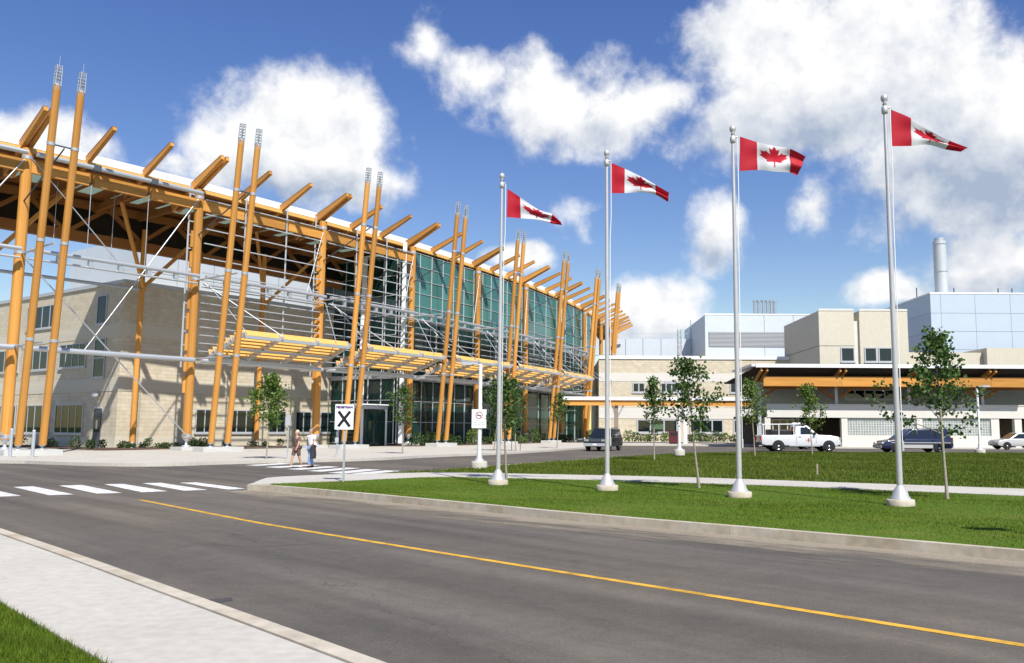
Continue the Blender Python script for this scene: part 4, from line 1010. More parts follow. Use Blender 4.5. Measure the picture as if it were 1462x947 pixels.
# --- blue-grey clad block with chimney
YK = 120.0
bb = empty('clad_block', (px(1400, YK), YK, 6)); tag(bb, 'blue-grey metal clad block with square panels and tall steel chimney', 'building')
x0 = px(1334, YK); x1 = x0+34; z1 = pz(420, YK, 1400)
block(bb, x0+.06, x1, YK+.06, 22, .1, z1-.1, JOINT, 'core')
cols = [1334, 1349, 1398.6, 1449.5, 1500, 1550, 1600, 1650]; rows_ = [505, 499.5, 473.5, 447.5, 420]
zr = [pz(505, YK, 1400)-8] + [pz(y, YK, 1400) for y in rows_[1:]]
for i in range(len(cols)-1):
    for j in range(len(zr)-1):
        boxo('cladding_panel', bb, (px(cols[i], YK)+.02, YK, zr[j]+.02), (px(cols[i+1], YK)-.02, YK+.1, zr[j+1]-.02), BLUEGREY)
for i in range(5):
    for j in range(len(zr)-1):
        boxo('cladding_panel', bb, (x0, YK+.101+i*4.4+.02, zr[j]+.02), (x0+.1, YK+.101+(i+1)*4.4-.02, zr[j+1]-.02), BLUEGREY)
boxo('roof', bb, (x0-.05, YK-.05, z1), (x1, YK+22.1, z1+.2), WHITEMETAL)
Xc = px(1351, YK+9); zc = pz(345, YK+9, 1351); rad = (px(1360, YK+9)-px(1342, YK+9))
ch = rod('chimney', bb, (Xc, YK+9, z1+.2), (Xc, YK+9, zc), rad, STACK, 24)
for f in (.0, .5, .97): rod('flange', ch, (Xc, YK+9, z1+.25+(zc-z1-.5)*f), (Xc, YK+9, z1+.35+(zc-z1-.5)*f), rad*1.08, GALV, 24)
rod('flue_top', ch, (Xc, YK+9, zc+.003), (Xc, YK+9, zc+.5), rad*.8, GALV, 20)
for x in (1315, 1369, 1433, 1453): rod('roof_vent_pipe', bb, (px(x, YK+8), YK+8, z1-.1), (px(x, YK+8), YK+8, z1+2.2), .18, DARKSTEEL, 8)
# lower beige parapet parts between
lp = empty('parapet_block', (px(1380, 108), 108, 6)); tag(lp, 'low beige parapet block in front of the blue-grey clad block', 'building')
block(lp, px(1283, 108), px(1410, 108), 108, 9, .1, pz(503.5, 108, 1350), BEIGE)
block(lp, px(1412, 107), px(1412, 107)+22, 107, 9.5, .1, pz(497, 107, 1430), BEIGE)
# --- carport: white base storey with glass blocks, timber edge beam, dark soffit
YW = 87.0
cp = empty('carport', (px(1300, YW), YW, LZ)); tag(cp, 'white drive-in porch with deep dark eaves, orange beam and glass-block walls', 'building')
KX = lambda x, Y=YW: px(x, Y); KZ = lambda y, Y=YW: pz(y, Y, 1300)
XR = KX(1470)+16
zf0, zf1 = KZ(597), KZ(579.5)
boxo('parapet_wall', cp, (KX(1094), YW-.1, zf0), (XR, YW+.3, zf1), OFFWHITE)
boxo('parapet_cap', cp, (KX(1094)-.05, YW-.16, zf1+.003), (XR, YW+.36, zf1+.12), OFFWHITE)
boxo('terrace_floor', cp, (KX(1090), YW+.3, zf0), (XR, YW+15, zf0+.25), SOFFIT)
block(cp, KX(1094), XR, YW+5, 1.0, zf0+.25, KZ(540, YW+5), OFFWHITE, 'upper_wall')
o9 = Vector((KX(1094), YW+5)); U9 = lambda x: px(x, YW+5)-o9.x
window(cp, o9, XA, OUT, U9(1206), U9(1277), pz(571, YW+5, 1250), pz(556, YW+5, 1250), 5, fw=.16, fm=WHITEMETAL)
block(cp, KX(1094), XR, YW+13, .5, .1, zf0-.01, TAUPE, 'back_wall')
# base walls
def pier(a, b): boxo('pier', cp, (KX(a), YW-.02, .12), (KX(b), YW+.5, zf0-.003), OFFWHITE)
for a, b in ((1091, 1099), (1200, 1208.5), (1307, 1315), (1412.5, 1424), (1446, 1456)): pier(a, b)
for x in (1099, 1151): boxo('pier', cp, (KX(x), YW+4, .12), (KX(x)+.35, YW+4.4, zf0-.003), OFFWHITE)
zw = KZ(622)
boxo('base_wall', cp, (KX(1208.6), YW, .12), (KX(1306.9), YW+.4, zw), OFFWHITE); boxo('base_wall', cp, (KX(1315.1), YW, .12), (KX(1412.4), YW+.4, zw), OFFWHITE)
BLOCKG = mat('glass_block', (0.26, 0.32, 0.33), 0.15, 0.25, 2.5, spec=0.7)
for a, b in ((1208.6, 1306.9), (1315.1, 1412.4)):
    xa_, xb_ = KX(a), KX(b)
    g_ = boxo('block_wall', cp, (xa_, YW+.13, zw+.003), (xb_, YW+.3, zf0-.003), OFFWHITE)
    mb = MB(); nx = 26; nz = 7; dx = (xb_-xa_)/nx; dz = (zf0-zw)/nz
    for i in range(nx):
        for j in range(nz): mb.box((xa_+dx*i+.045, YW+.09, zw+dz*j+.045), (xa_+dx*(i+1)-.045, YW+.128, zw+dz*(j+1)-.045))
    o = mb.build('glass_blocks', BLOCKG, g_); o['kind'] = 'stuff'
# glazing in the left openings
o4 = Vector((KX(1099), YW+4)); 
window(cp, o4, XA, OUT, .4, KX(1150)-KX(1100), .2, zf0-.1, 4, 2, fw=.16, fm=WHITEMETAL)
block(cp, KX(1099), KX(1152), YW+4.2, .3, .1, zf0-.01, TAUPE, 'inner_wall')
# roof: soffit tilts up to the front
YF = 84.5; zr1 = pz(521.5, YF, 1300); zr0 = zr1-.30; xl = px(1081, YF)
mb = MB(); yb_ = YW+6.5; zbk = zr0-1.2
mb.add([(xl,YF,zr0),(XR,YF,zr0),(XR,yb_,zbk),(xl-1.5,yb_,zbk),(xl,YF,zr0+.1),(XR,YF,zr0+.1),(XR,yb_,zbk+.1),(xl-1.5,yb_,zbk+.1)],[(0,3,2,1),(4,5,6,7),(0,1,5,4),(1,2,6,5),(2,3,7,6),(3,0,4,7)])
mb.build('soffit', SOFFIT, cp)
boxo('roof_edge', cp, (xl-.1, YF-.12, zr0-.0), (XR, YF-.002, zr1+.06), WHITEMETAL)
boxo('roof', cp, (xl-.5, YF, zr0+.105), (XR, yb_+.5, zr1+.05), WHITEMETAL)
YBm = YF+.75; zb1, zb0 = pz(538.5, YBm, 1300), pz(552.5, YBm, 1300)
xs = [1090, 1202, 1308, 1415, 1475]
for i in range(4):
    bar('edge_beam', cp, (px(xs[i]+.15, YBm), YBm, (zb0+zb1)/2), (px(xs[i+1]-.15, YBm), YBm, (zb0+zb1)/2), .3, zb1-zb0, TIMBER)
    X = px(xs[i], YBm)
    for s in (-.28, .28): bar('projecting_beam', cp, (X+s, YBm+2.6, zb1-.5), (X+s, YF+.1, zr0-.20), .18, .34, TIMBER)
    bar('canopy_post', cp, (X, YBm+1.9, zf0 if i else LZ), (X, YBm+1.9, zb0+.4), .3, .3, STEEL)
    for s in (-1, 1):
        if X+s*2.0 > xl: bar('brace', cp, (X, YBm+1.9, zf1+.6), (X+s*2.2, YBm+1.9, zb0+.2), .2, .25, DARKTIMBER)
bar('lower_beam', cp, (px(1090, YBm+1.9), YBm+1.9, zb0-.05), (XR, YBm+1.9, zb0-.05), .25, .35, DARKTIMBER)

# ================================================================== FLAGPOLES AND FLAGS
def leaf_outline():
    h = [(0,1),(.15,.70),(.33,.79),(.25,.28),(.52,.55),(.58,.42),(.86,.47),(.76,.18),(.90,.10),(.45,-.26),(.50,-.42),(.045,-.36),(.045,-.86)]
    return h + [(-x, y) for x, y in h[::-1][:-1]]
LEAFP = [Vector(p) for p in leaf_outline()]
FLAGRED = leafmat('flag_red', (0.52, 0.012, 0.03), (0.52, 0.012, 0.03)); FLAGWHITE = leafmat('flag_white', (0.76, 0.76, 0.78), (0.76, 0.76, 0.78))
for m_ in (FLAGRED, FLAGWHITE): m_.node_tree.nodes['Principled BSDF'].inputs['Roughness'].default_value = .6
fl_base = [(711,692), (867,700), (1056,710), (1286,722)]
fl_top = [248, 215, 180, 136]
# outline of every flag in the photograph: top edge, bottom edge (pixels)
flags = [([(724.5,269.5),(743,282),(769,299),(788,306),(801,318)], [(723.5,310),(744,312),(765,314),(785,319),(802,321.5)]),
         ([(871.5,232),(892.5,241),(915,252),(935,264),(955,276)], [(872,276),(892,276),(915,275),(936,278),(954,288)]),
         ([(1056.5,195),(1081,203),(1105,209),(1127,213),(1150,224)], [(1056,244.5),(1082,243),(1106,245),(1128,246),(1139,250.5)]),
         ([(1272,156.5),(1301,169.5),(1330,189),(1355,201),(1383,210.5)], [(1273,209),(1302,208.5),(1326,206.5),(1350,213),(1371,217)])]
flag_labels = ['smallest red and white maple leaf flag, left of the others, half furled', 'red and white maple leaf flag with leaf twisted edge-on, second from the left',
               'red and white maple leaf flag with its leaf spread open and clearly seen', 'highest red and white maple leaf flag, flying to a drooping point at right']
pole_labels = ['slender silver flagpole nearest the no-smoking lamp post', 'slender silver flagpole standing in front of the dark parked SUV',
               'silver flagpole between the white pickup and a slim maple', 'tallest-looking silver flagpole in front of the dark blue minivan']
def cr(pts, t):                                   # Catmull-Rom through evenly spaced points
    n = len(pts)-1; x = t*n; i = min(int(x), n-1); f = x-i
    p = [Vector(pts[max(0, min(n, i+j))]) for j in (-1, 0, 1, 2)]
    return .5*((2*p[1])+(-p[0]+p[2])*f+(2*p[0]-5*p[1]+4*p[2]-p[3])*f*f+(-p[0]+3*p[1]-3*p[2]+p[3])*f**3)
def pip(x, y, poly):
    ins = False; j = len(poly)-1
    for i in range(len(poly)):
        if (poly[i].y > y) != (poly[j].y > y) and x < (poly[j].x-poly[i].x)*(y-poly[i].y)/(poly[j].y-poly[i].y)+poly[i].x: ins = not ins
        j = i
    return ins
for fi in range(4):
    b = G(*fl_base[fi], LZ); topz = D(fl_base[fi][0], fl_top[fi], b.y).z
    fp = empty('flagpole', b); tag(fp, pole_labels[fi], 'flagpole', 'flagpoles on the lawn')
    q = MB(); q.lathe([(.30,0),(.30,.12),(.28,.14),(.1,.14)], 20, b); q.build('concrete_footing', KERB, fp)
    q = MB(); q.lathe([(.22,.142),(.215,.17),(.18,.21),(.155,.31),(.10,.39),(.07,.44)], 20, b); q.build('base_collar', ALU, fp)
    H = topz-b.z
    q = MB(); q.tube([b+Vector((0,0,.2)), b+Vector((0,0,H*.5)), b+Vector((0,0,H-.22))], [.066,.056,.038], 14); q.build('shaft', ALU, fp)
    q = MB(); q.lathe([(.02,-.10),(.055,-.09),(.03,-.05),(.07,.0),(.085,.06),(.07,.12),(.03,.15)], 14, b+Vector((0,0,H-.14))); q.build('ball_finial', ALU, fp)
    q = MB(); q.lathe([(.05,-.1),(.075,-.08),(.075,.06),(.05,.08)], 10, b+Vector((0,0,H-.36))); q.tube([b+Vector((0,0,H-.32)), b+Vector((.13,0,H-.30))], [.025,.025], 6); q.build('truck', ALU, fp)
    q = MB(); q.tube([b+Vector((.12,0,H-.32)), b+Vector((.12,-.02,H-1.9)), b+Vector((.09,-.03,H-2.6)), b+Vector((.085,-.03,1.3))], [.012,.012,.012,.010], 5); q.build('halyard', SIGNWHITE, fp)
    q = MB(); q.box(b+Vector((.07,-.05,1.2)), b+Vector((.11,.01,1.42))); q.build('cleat', ALU, fp)
    te, be_ = flags[fi]; nx, ny = 110, 54
    hoist = (D(*te[0], b.y)-D(*be_[0], b.y)).length
    P = []
    for i in range(nx+1):
        s = i/nx; a = cr(te, s); c = cr(be_, s); pa = D(a.x, a.y, b.y); pc = D(c.x, c.y, b.y)
        vis = (pa-pc).length; dep = .10*math.sqrt(max(0, hoist**2-vis**2))
        w = .15*math.sin(6.5*s+fi*1.3)*s**.6 + .05*math.sin(16*s+fi*2)*s**.3
        pa = D(a.x, a.y, b.y+w-dep*.5); pc = D(c.x, c.y, b.y+w+dep*.5)
        row = []
        for j in range(ny+1):
            t = j/ny; p = pa.lerp(pc, t); p.y += .05*s*math.sin(9*t+4*s+fi); row.append(p)
        P.append(row)
    fo = empty('flag', P[0][0]); tag(fo, flag_labels[fi], 'flag', 'flags on the flagpoles')
    parts = {'hoist_band': MB(), 'field': MB(), 'maple_leaf': MB(), 'fly_band': MB()}; idx = {k: {} for k in parts}
    for i in range(nx):
        for j in range(ny):
            s = (i+.5)/nx; t = (j+.5)/ny
            if s < .25: k = 'hoist_band'
            elif s > .75: k = 'fly_band'
            else: k = 'maple_leaf' if pip((s-.5)*2/.50, (.47-t)/.44, LEAFP) else 'field'
            mbq = parts[k]; ids = []
            for (ii, jj) in ((i,j),(i+1,j),(i+1,j+1),(i,j+1)):
                if (ii,jj) not in idx[k]: idx[k][(ii,jj)] = len(mbq.v); mbq.v.append(tuple(P[ii][jj]))
                ids.append(idx[k][(ii,jj)])
            mbq.f.append(ids); mbq.m.append(0); mbq.sm.append(True)
    for k, mbq in parts.items(): mbq.build(k, FLAGWHITE if k == 'field' else FLAGRED, fo)

# ================================================================== TREES AND SHRUBS
def leaves_mesh(name, pts, size, m, rs, parent, flat=.0):
    n = len(pts); C0 = np.array(pts); nn = rs.normal(size=(n, 3)); nn[:,2] += flat; nn /= np.linalg.norm(nn, axis=1)[:,None]
    up = rs.normal(size=(n, 3)); u = np.cross(nn, up); u /= np.linalg.norm(u, axis=1)[:,None]; v = np.cross(nn, u)
    sz = size*rs.uniform(.55, 1.25, n)[:,None]
    V = np.zeros((n, 5, 3)); V[:,0] = C0-v*sz*.5; V[:,1] = C0+u*sz*.48+nn*sz*.10; V[:,2] = C0+v*sz*.55+u*sz*.12; V[:,3] = C0+v*sz*.55-u*sz*.12; V[:,4] = C0-u*sz*.48+nn*sz*.10
    me = bpy.data.meshes.new(name); fs = (np.arange(n)[:,None]*5+np.array([0,1,2,3,4])).tolist()
    o_ = W[parent].translation
    V = V.reshape(-1, 3)-np.array(o_); me.from_pydata(V.tolist(), [], fs); me.materials.append(m)
    return link(bpy.data.objects.new(name, me), Matrix.Translation(o_), parent)
def tree(base, H, cw, c0, label, m, seed, nleaf, lsize, trunk_r=.035, airy=1.0, group='young street trees', stakes=False, cone=False, tight=.045):
    rs = np.random.default_rng(seed); base = Vector(base); t = empty('young_tree', base); tag(t, label, 'tree', group)
    b = MB(); lean = Vector((rs.normal()*.02, rs.normal()*.02, 0))
    tp = [base + Vector((0,0,-.05))]; rr = [trunk_r*1.5]; ns = 9
    for i in range(1, ns+1):
        f = i/ns; tp.append(base + lean*H*f*3 + Vector((rs.normal()*.012*H*f*.3, rs.normal()*.012*H*f*.3, H*.97*f))); rr.append(trunk_r*(1.15-f*.95))
    b.tube(tp, rr, 8)
    pts = []
    nb = int(12+H*2.6); 
    def trunk_at(f): x = f*ns; i = min(int(x), ns-1); return tp[i].lerp(tp[i+1], x-i)
    for k in range(nb):
        f = c0 + (1-c0)*((k+.5)/nb)**.95; f = min(f, .97); o_ = trunk_at(f*.93)
        az = k*2.4 + rs.normal()*.4; hf = (f-c0)/(1-c0)
        prof = (math.sin(math.pi*min(1, .22+hf*.80))**.8 if not cone else min(1, hf/.16+.45)*(1-hf)**.75+.16)
        ln = cw*.5*prof*rs.uniform(.55, 1.18)
        d = Vector((math.cos(az), math.sin(az), rs.uniform(.35, 1.0))); d.normalize()
        q1 = o_ + d*ln*.55; q2 = o_ + d*ln + Vector((0,0,ln*.12)) + Vector((rs.normal(), rs.normal(), 0))*ln*.08
        b.tube([o_, q1, q2], [trunk_r*.42*(1-hf*.6), trunk_r*.26*(1-hf*.5), .006], 5, cap=False)
        m_ = max(3, int(nleaf*1.6/nb/9))
        for j in range(m_):
            g = rs.uniform(.22, 1.05); c = (o_.lerp(q1, g/.55) if g < .55 else q1.lerp(q2, (g-.55)/.45)) + Vector(rs.normal(size=3))*cw*.04*airy
            for _ in range(9): pts.append(c + Vector(rs.normal(size=3))*cw*tight)
    for _ in range(int(nleaf*.05)): pts.append(trunk_at(rs.uniform(.88, .97)) + Vector(rs.normal(size=3))*cw*.04)
    b.build('trunk', BARK, t); leaves_mesh('crown', pts, lsize*.76, m, rs, t)
    if stakes:
        for s in (-1, 1):
            p = base + Vector((s*.32, .05, 0)); rod('stake', t, p-Vector((0,0,.1)), p+Vector((0,0,1.5)), .05, DARKSTEEL, 6)
    return t
def ptree(bx_, by_, ty, wpx, cy0, label, m, seed, nl, ls, z=LZ, **kw):
    b = G(bx_, by_, z); H = D(bx_, ty, b.y).z - z; k = b.y/F_PX
    zc = D(bx_, cy0, b.y).z - z
    return tree(b, H, wpx*k, max(.12, zc/H), label, m, seed, nl, ls, **kw)
ptree(380, 655.5, 526, 60, 606, 'leafy young tree on the sidewalk left of the walking couple', LEAF2, 1, 1500, .17, airy=1.3, tight=.055)
ptree(574.5, 648, 544, 46, 606, 'dark young tree before the entrance glass, right of the pedestrian sign', LEAF, 2, 800, .17, tight=.055)
ptree(705, 643.5, 535, 40, 610, 'young tree just left of the shortest-looking flagpole near the glass hall', LEAF, 3, 800, .18, tight=.055)
ptree(736.5, 644, 533, 44, 612, 'staked sidewalk tree in front of the shrub bed at the glass hall', LEAF, 4, 950, .18, stakes=True, tight=.055)
ptree(723, 684, 528, 72, 612, 'slim lawn tree rooted right beside the leftmost flagpole', LEAF, 5, 850, .13, tight=.05)
ptree(795, 640.5, 556, 36, 604, 'small tree at the sidewalk end beside the farthest leaning poles', LEAF, 6, 550, .19, tight=.055)
ptree(934, 655, 532, 48, 602, 'round-crowned young tree in front of the limestone building windows', LEAF, 7, 850, .15, airy=.9, z=.25, cone=True, tight=.05)
ptree(998, 696.5, 503, 108, 612, 'slim maple with pale trunk between second and third flagpoles from left', LEAF, 8, 1000, .115, airy=.8, cone=True, tight=.036)
ptree(1078, 651, 538, 58, 602, 'yellow-green young tree at the rear of the white pickup', LEAF2, 9, 900, .16, z=.28, cone=True, tight=.05)
ptree(1160, 650, 543, 50, 612, 'yellow-green young tree growing in front of the pickup door', LEAF2, 10, 800, .16, z=.28, cone=True, tight=.05)
ptree(1352.5, 712.5, 460, 160, 622, 'largest maple with dark leaves right of the rightmost flagpole', LEAF, 11, 1350, .12, airy=.6, cone=True, tight=.027)

def shrub(c, r, h, label, m, seed, n, ls=.14, cat='shrub', group=None):
    rs = np.random.default_rng(seed); t = empty('shrub', c); tag(t, label, cat, group); b = MB(); pts = []
    for k in range(7):
        a = rs.uniform(0, 6.28); d = Vector((math.cos(a)*r*.7*rs.uniform(.2, 1), math.sin(a)*r*.7*rs.uniform(.2, 1), h*rs.uniform(.6, .95)))
        b.tube([Vector(c)-Vector((0,0,.04)), Vector(c)+d*.6, Vector(c)+d], [.02,.015,.006], 5, cap=False)
    for _ in range(n):
        a = rs.uniform(0, 6.28); q = rs.uniform(0, 1)**.5; z = rs.uniform(0.06, 1); w = math.sqrt(max(.05, 1-(z-.35)**2*1.6))
        pts.append(Vector(c)+Vector((math.cos(a)*r*q*w, math.sin(a)*r*q*w, h*z+rs.normal()*.03)))
    b.build('stem', BARK, t); leaves_mesh('foliage', pts, ls, m, rs, t); return t
sg = 'shrubs in the planting beds'
rs0 = np.random.default_rng(50)
i = 0
for u in np.arange(2.93, 5.9, .155):
    p = A(u, rs0.uniform(.8, 1.9), LZ+.05); i += 1
    shrub(p, rs0.uniform(.5, .95), rs0.uniform(.7, 1.6), 'leafy shrub in the bed along the foot of the glass hall', SHRUB if i % 3 else LEAF2, 100+i, 260, .16, group='shrubs along the glass hall')
for i in range(26):
    a = rs0.uniform(-3.6, 12.8); q = CR + t1*a + n1*rs0.uniform(.9, 4.2)
    shrub((q.x, q.y, LZ+.05), rs0.uniform(.3, .6), rs0.uniform(.3, .75), 'low dark shrub in the mulch bed before the left stone wing', SHRUB, 200+i, 130, .12, group='shrubs before the left stone wing')
for i in range(8):
    q = CR + BK*(1.0+i*1.6) - t1*rs0.uniform(1, 3)
    shrub((q.x, q.y, LZ+.05), rs0.uniform(.3, .6), rs0.uniform(.4, .9), 'low dark shrub in the mulch bed before the left stone wing', SHRUB, 240+i, 130, .12, group='shrubs before the left stone wing')
for i, x in enumerate((897, 908, 921, 933, 950, 985, 994, 1002, 1012, 1022, 1034, 1047)):
    p = D(x, 620, 113.5); shrub((p.x, 113.5, LZ), .75, [1.5, 1.2, .9][i % 3], 'rounded shrub at the foot of the low limestone building', SHRUB if i % 2 else LEAF2, 300+i, 170, .22, group='shrubs at the limestone building')

# ================================================================== LAMPS, SIGNS, BOLLARDS, BIN
def lamp(bx_, by_, ty, z, label, arm, side=-1):
    b = G(bx_, by_, z); H = D(bx_, ty, b.y).z; l = empty('lamp_post', b); tag(l, label, 'lamp post', 'lamp posts')
    q = MB(); q.lathe([(.34,-.05),(.34,.24),(.31,.30),(.1,.30)], 18, b); q.build('concrete_footing', CONCRETE, l)
    q = MB(); q.lathe([(.22,.302),(.2,.36),(.13,.42),(.12,.62),(.09,.66)], 14, b); q.build('base_cover', ALU, l)
    q = MB(); q.tube([b+Vector((0,0,.3)), Vector((b.x, b.y, H))], [.085,.075], 12); q.build('pole', WHITEMETAL, l)
    q = MB(); q.tube([Vector((b.x, b.y, H-.06)), Vector((b.x+side*arm, b.y-.1, H+.02))], [.035,.03], 8); q.build('arm', STEEL, l)
    hd = MB(); x0_, x1_ = sorted((b.x+side*(arm-.05), b.x+side*(arm+.55)))
    hd.add([(x0_, b.y-.22, H-.03), (x1_, b.y-.22, H-.03), (x1_, b.y+.08, H-.03), (x0_, b.y+.08, H-.03), (x0_+.08, b.y-.22, H+.07), (x1_-.08, b.y-.22, H+.07), (x1_-.08, b.y+.06, H+.07), (x0_+.08, b.y+.06, H+.07)],
           [(0,3,2,1),(4,5,6,7),(0,1,5,4),(1,2,6,5),(2,3,7,6),(3,0,4,7)])
    h_ = hd.build('lamp_head', STEEL, l); q = MB(); q.box((x0_+.1, b.y-.22, H-.045), (x1_-.1, b.y+.04, H-.032)); q.build('lens', SIGNWHITE, h_)
    return l, b
l1_, b1_ = lamp(684, 669, 520, LZ, 'white lamp post carrying the no-smoking board', .3)
lamp(970, 649, 546, .28, 'white lamp post behind the slim maple at the limestone building', .35)
lamp(1399.5, 648, 552, .27, 'grey lamp post right of the largest maple before the glass blocks', .3, 1)
def text_mesh(name, s, size, m, M, parent, bold=0.0):
    cu = bpy.data.curves.new(name, 'FONT'); cu.body = s; cu.size = size; cu.align_x = 'CENTER'; cu.align_y = 'CENTER'; cu.extrude = .002; cu.offset = bold
    o = bpy.data.objects.new(name, cu); COL.objects.link(o); dg = bpy.context.evaluated_depsgraph_get(); dg.update()
    me = bpy.data.meshes.new_from_object(o.evaluated_get(dg)); bpy.data.objects.remove(o); me.materials.clear(); me.materials.append(m)
    return link(bpy.data.objects.new(name, me), M, parent)
# no-smoking board, fixed to the lamp post
c = D(684, 598, b1_.y-.12); k_ = b1_.y/F_PX
nsg = empty('no_smoking_sign', (c.x, c.y, c.z)); tag(nsg, 'white board with red no-smoking ring strapped to the lamp post', 'sign')
hw, hh = 10.3*k_, 13.2*k_
q = MB(); q.box((c.x-hw, c.y-.012, c.z-hh), (c.x+hw, c.y+.012, c.z+hh)); q.build('board', SIGNWHITE, nsg)
def ring(name, cx_, cz_, y, r0, r1, m, parent, n=32):
    mb = MB(); vs = []
    for j in range(n):
        a = 2*math.pi*j/n; vs += [(cx_+r0*math.cos(a), y, cz_+r0*math.sin(a)), (cx_+r1*math.cos(a), y, cz_+r1*math.sin(a))]
    mb.add(vs, [(2*j, 2*j+1, (2*j+3) % (2*n), (2*j+2) % (2*n)) for j in range(n)]); return mb.build(name, m, parent)
rz_ = c.z+hh*.38
SIGNDULL = mat('sign_dull_red', (0.28, 0.03, 0.04), .6, .1)
ring('prohibition_ring', c.x, rz_, c.y-.018, hh*.31, hh*.385, SIGNDULL, nsg)
bar('prohibition_bar', nsg, (c.x-hh*.25, c.y-.016, rz_+hh*.25), (c.x+hh*.25, c.y-.016, rz_-hh*.25), .004, hh*.06, SIGNDULL)
bar('cigarette', nsg, (c.x-hh*.24, c.y-.0145, rz_-hh*.03), (c.x+hh*.22, c.y-.0145, rz_-hh*.03), .003, hh*.10, SIGNBLACK)
for r_, zf in enumerate((-.22, -.42, -.62)):
    for j in range(3 if r_ else 2):
        wd_ = hw*(.36 if (j+r_) % 2 else .46); xx = c.x-hw*.62+j*hw*.5
        bar('small_print', nsg, (xx, c.y-.0145, c.z+hh*zf), (xx+wd_, c.y-.0145, c.z+hh*zf), .003, hh*.07, STEEL)
for zf in (-.6, .6): bar('strap', nsg, (c.x-.11, c.y+.1, c.z+hh*zf), (c.x+.11, c.y+.1, c.z+hh*zf), .2, .03, GALV)
# pedestrian sign
b = G(490, 688, LZ); k_ = b.y/F_PX
ps = empty('pedestrian_sign', b); tag(ps, 'white pedestrian sign with a big black X on a grey post', 'sign')
q = MB(); ptop = D(490, 579, b.y).z; q.box((b.x-.03, b.y-.018, b.z-.05), (b.x+.03, b.y+.018, ptop)); q.build('post', GALV, ps)
c0_ = D(478.6, 577.5, b.y); c1_ = D(503.8, 613.5, b.y); cx_ = (c0_.x+c1_.x)/2 + .02; zA, zB = c1_.z, c0_.z; hw = (c1_.x-c0_.x)/2
q = MB(); q.box((cx_-hw, b.y-.05, zA), (cx_+hw, b.y-.034, zB)); q.build('panel', SIGNWHITE, ps)
for zz in (zA+.15, zB-.15): bar('bracket', ps, (cx_-hw*.6, b.y-.028, zz), (cx_+hw*.6, b.y-.028, zz), .012, .04, GALV)
FRONT = Matrix.Rotation(R(90), 4, 'X')
text_mesh('pedestrian_lettering', 'PEDESTRIAN', hw*2/6.3, SIGNPURPLE, Matrix.Translation((cx_, b.y-.053, zB-(zB-zA)*.12)) @ FRONT, ps, .006)
zc_ = zA+(zB-zA)*.42; s_ = hw*.62; sz_ = (zB-zA)*.30
for s in (-1, 1): bar('cross_bar', ps, (cx_-s*s_, b.y-.053-.0015*s, zc_+sz_), (cx_+s*s_, b.y-.053-.0015*s, zc_-sz_), .003, hw*.30, SIGNBLACK)
# bollards at the far left
for (x, y, ty, lb_) in ((14, 653, 613, 'leftmost galvanised steel bollard at the foot of the leaning poles'), (46, 653, 615, 'galvanised steel bollard between the two leftmost leaning poles')):
    b = G(x, y, LZ); H = D(x, ty, b.y).z; bo = empty('bollard', b); tag(bo, lb_, 'bollard', 'bollards')
    rod('pipe', bo, b, (b.x, b.y, H), .17, GALV, 14); q = MB(); q.lathe([(.088,0),(.075,.03),(.03,.05)], 12, (b.x, b.y, H)); q.build('cap', GALV, bo)
    q = MB(); q.box((b.x-.2, b.y-.2, LZ), (b.x+.2, b.y+.2, LZ+.03)); q.build('base_plate', GALV, bo)
# thin sign post left of the couple
b = G(410, 655.5, LZ); sp_ = empty('call_post', b); tag(sp_, 'thin grey post with small box just left of the walking woman', 'post')
rod('pipe', sp_, b, b+Vector((0,0,2.35)), .07, GALV, 10); q = MB(); q.box(b+Vector((-.13,-.1,1.75)), b+Vector((.13,-.036,2.3))); q.build('box', STEEL, sp_)
b = G(480.5, 652, LZ); sp_ = empty('call_post', b); tag(sp_, 'short grey pipe post behind the pedestrian sign', 'post')
rod('pipe', sp_, b, b+Vector((0,0,1.1)), .1, GALV, 10); q = MB(); q.box(b+Vector((-.1,-.09,.8)), b+Vector((.1,-.05,1.08))); q.build('box', STEEL, sp_)
# road sign standing just outside the frame; its shadow lies on the lawn at the right
rb = G(1412, 755, LZ); fwd = Vector((sun_dir.x, sun_dir.y, 0))/sun_dir.z
rp = Vector((rb.x, rb.y, LZ)) + fwd*2.2; rsn = empty('road_sign', (rp.x, rp.y, LZ)); tag(rsn, 'road sign beside the right edge whose shadow falls on the lawn', 'sign')
rod('post', rsn, (rp.x, rp.y, LZ-.1), (rp.x, rp.y, 2.75), .06, GALV, 8); boxo('panel', rsn, (rp.x-.36, rp.y-.045, LZ+2.0), (rp.x+.36, rp.y-.031, LZ+2.5), SIGNWHITE)
# wooden survey stake in the back lawn
b = G(1167, 678, .2); st = MB(); st.prism([(b.x-.03,b.z-.1),(b.x+.03,b.z-.1),(b.x+.03,b.z+.36),(b.x,b.z+.42),(b.x-.03,b.z+.36)], 'y', b.y-.015, b.y+.015)
tag(st.build('wooden_stake', BARK), 'small pale wooden stake in the rough grass left of the rightmost flagpole', 'stake')
# dark red bin by the stone building
p = D(961.5, 630, 98); RED = mat('dark_red_paint', (0.09, 0.012, 0.018), .5, .1)
bn_ = empty('newspaper_box', (p.x, 98, LZ)); tag(bn_, 'dark red box standing under the walkway canopy', 'box')
boxo('body', bn_, (p.x-.5, 97.6, LZ+.12), (p.x+.5, 98.4, LZ+1.45), RED); boxo('foot', bn_, (p.x-.42, 97.7, LZ), (p.x+.42, 98.3, LZ+.117), BLACK); boxo('flap', bn_, (p.x-.36, 97.57, LZ+.95), (p.x+.36, 97.598, LZ+1.3), BLACK)

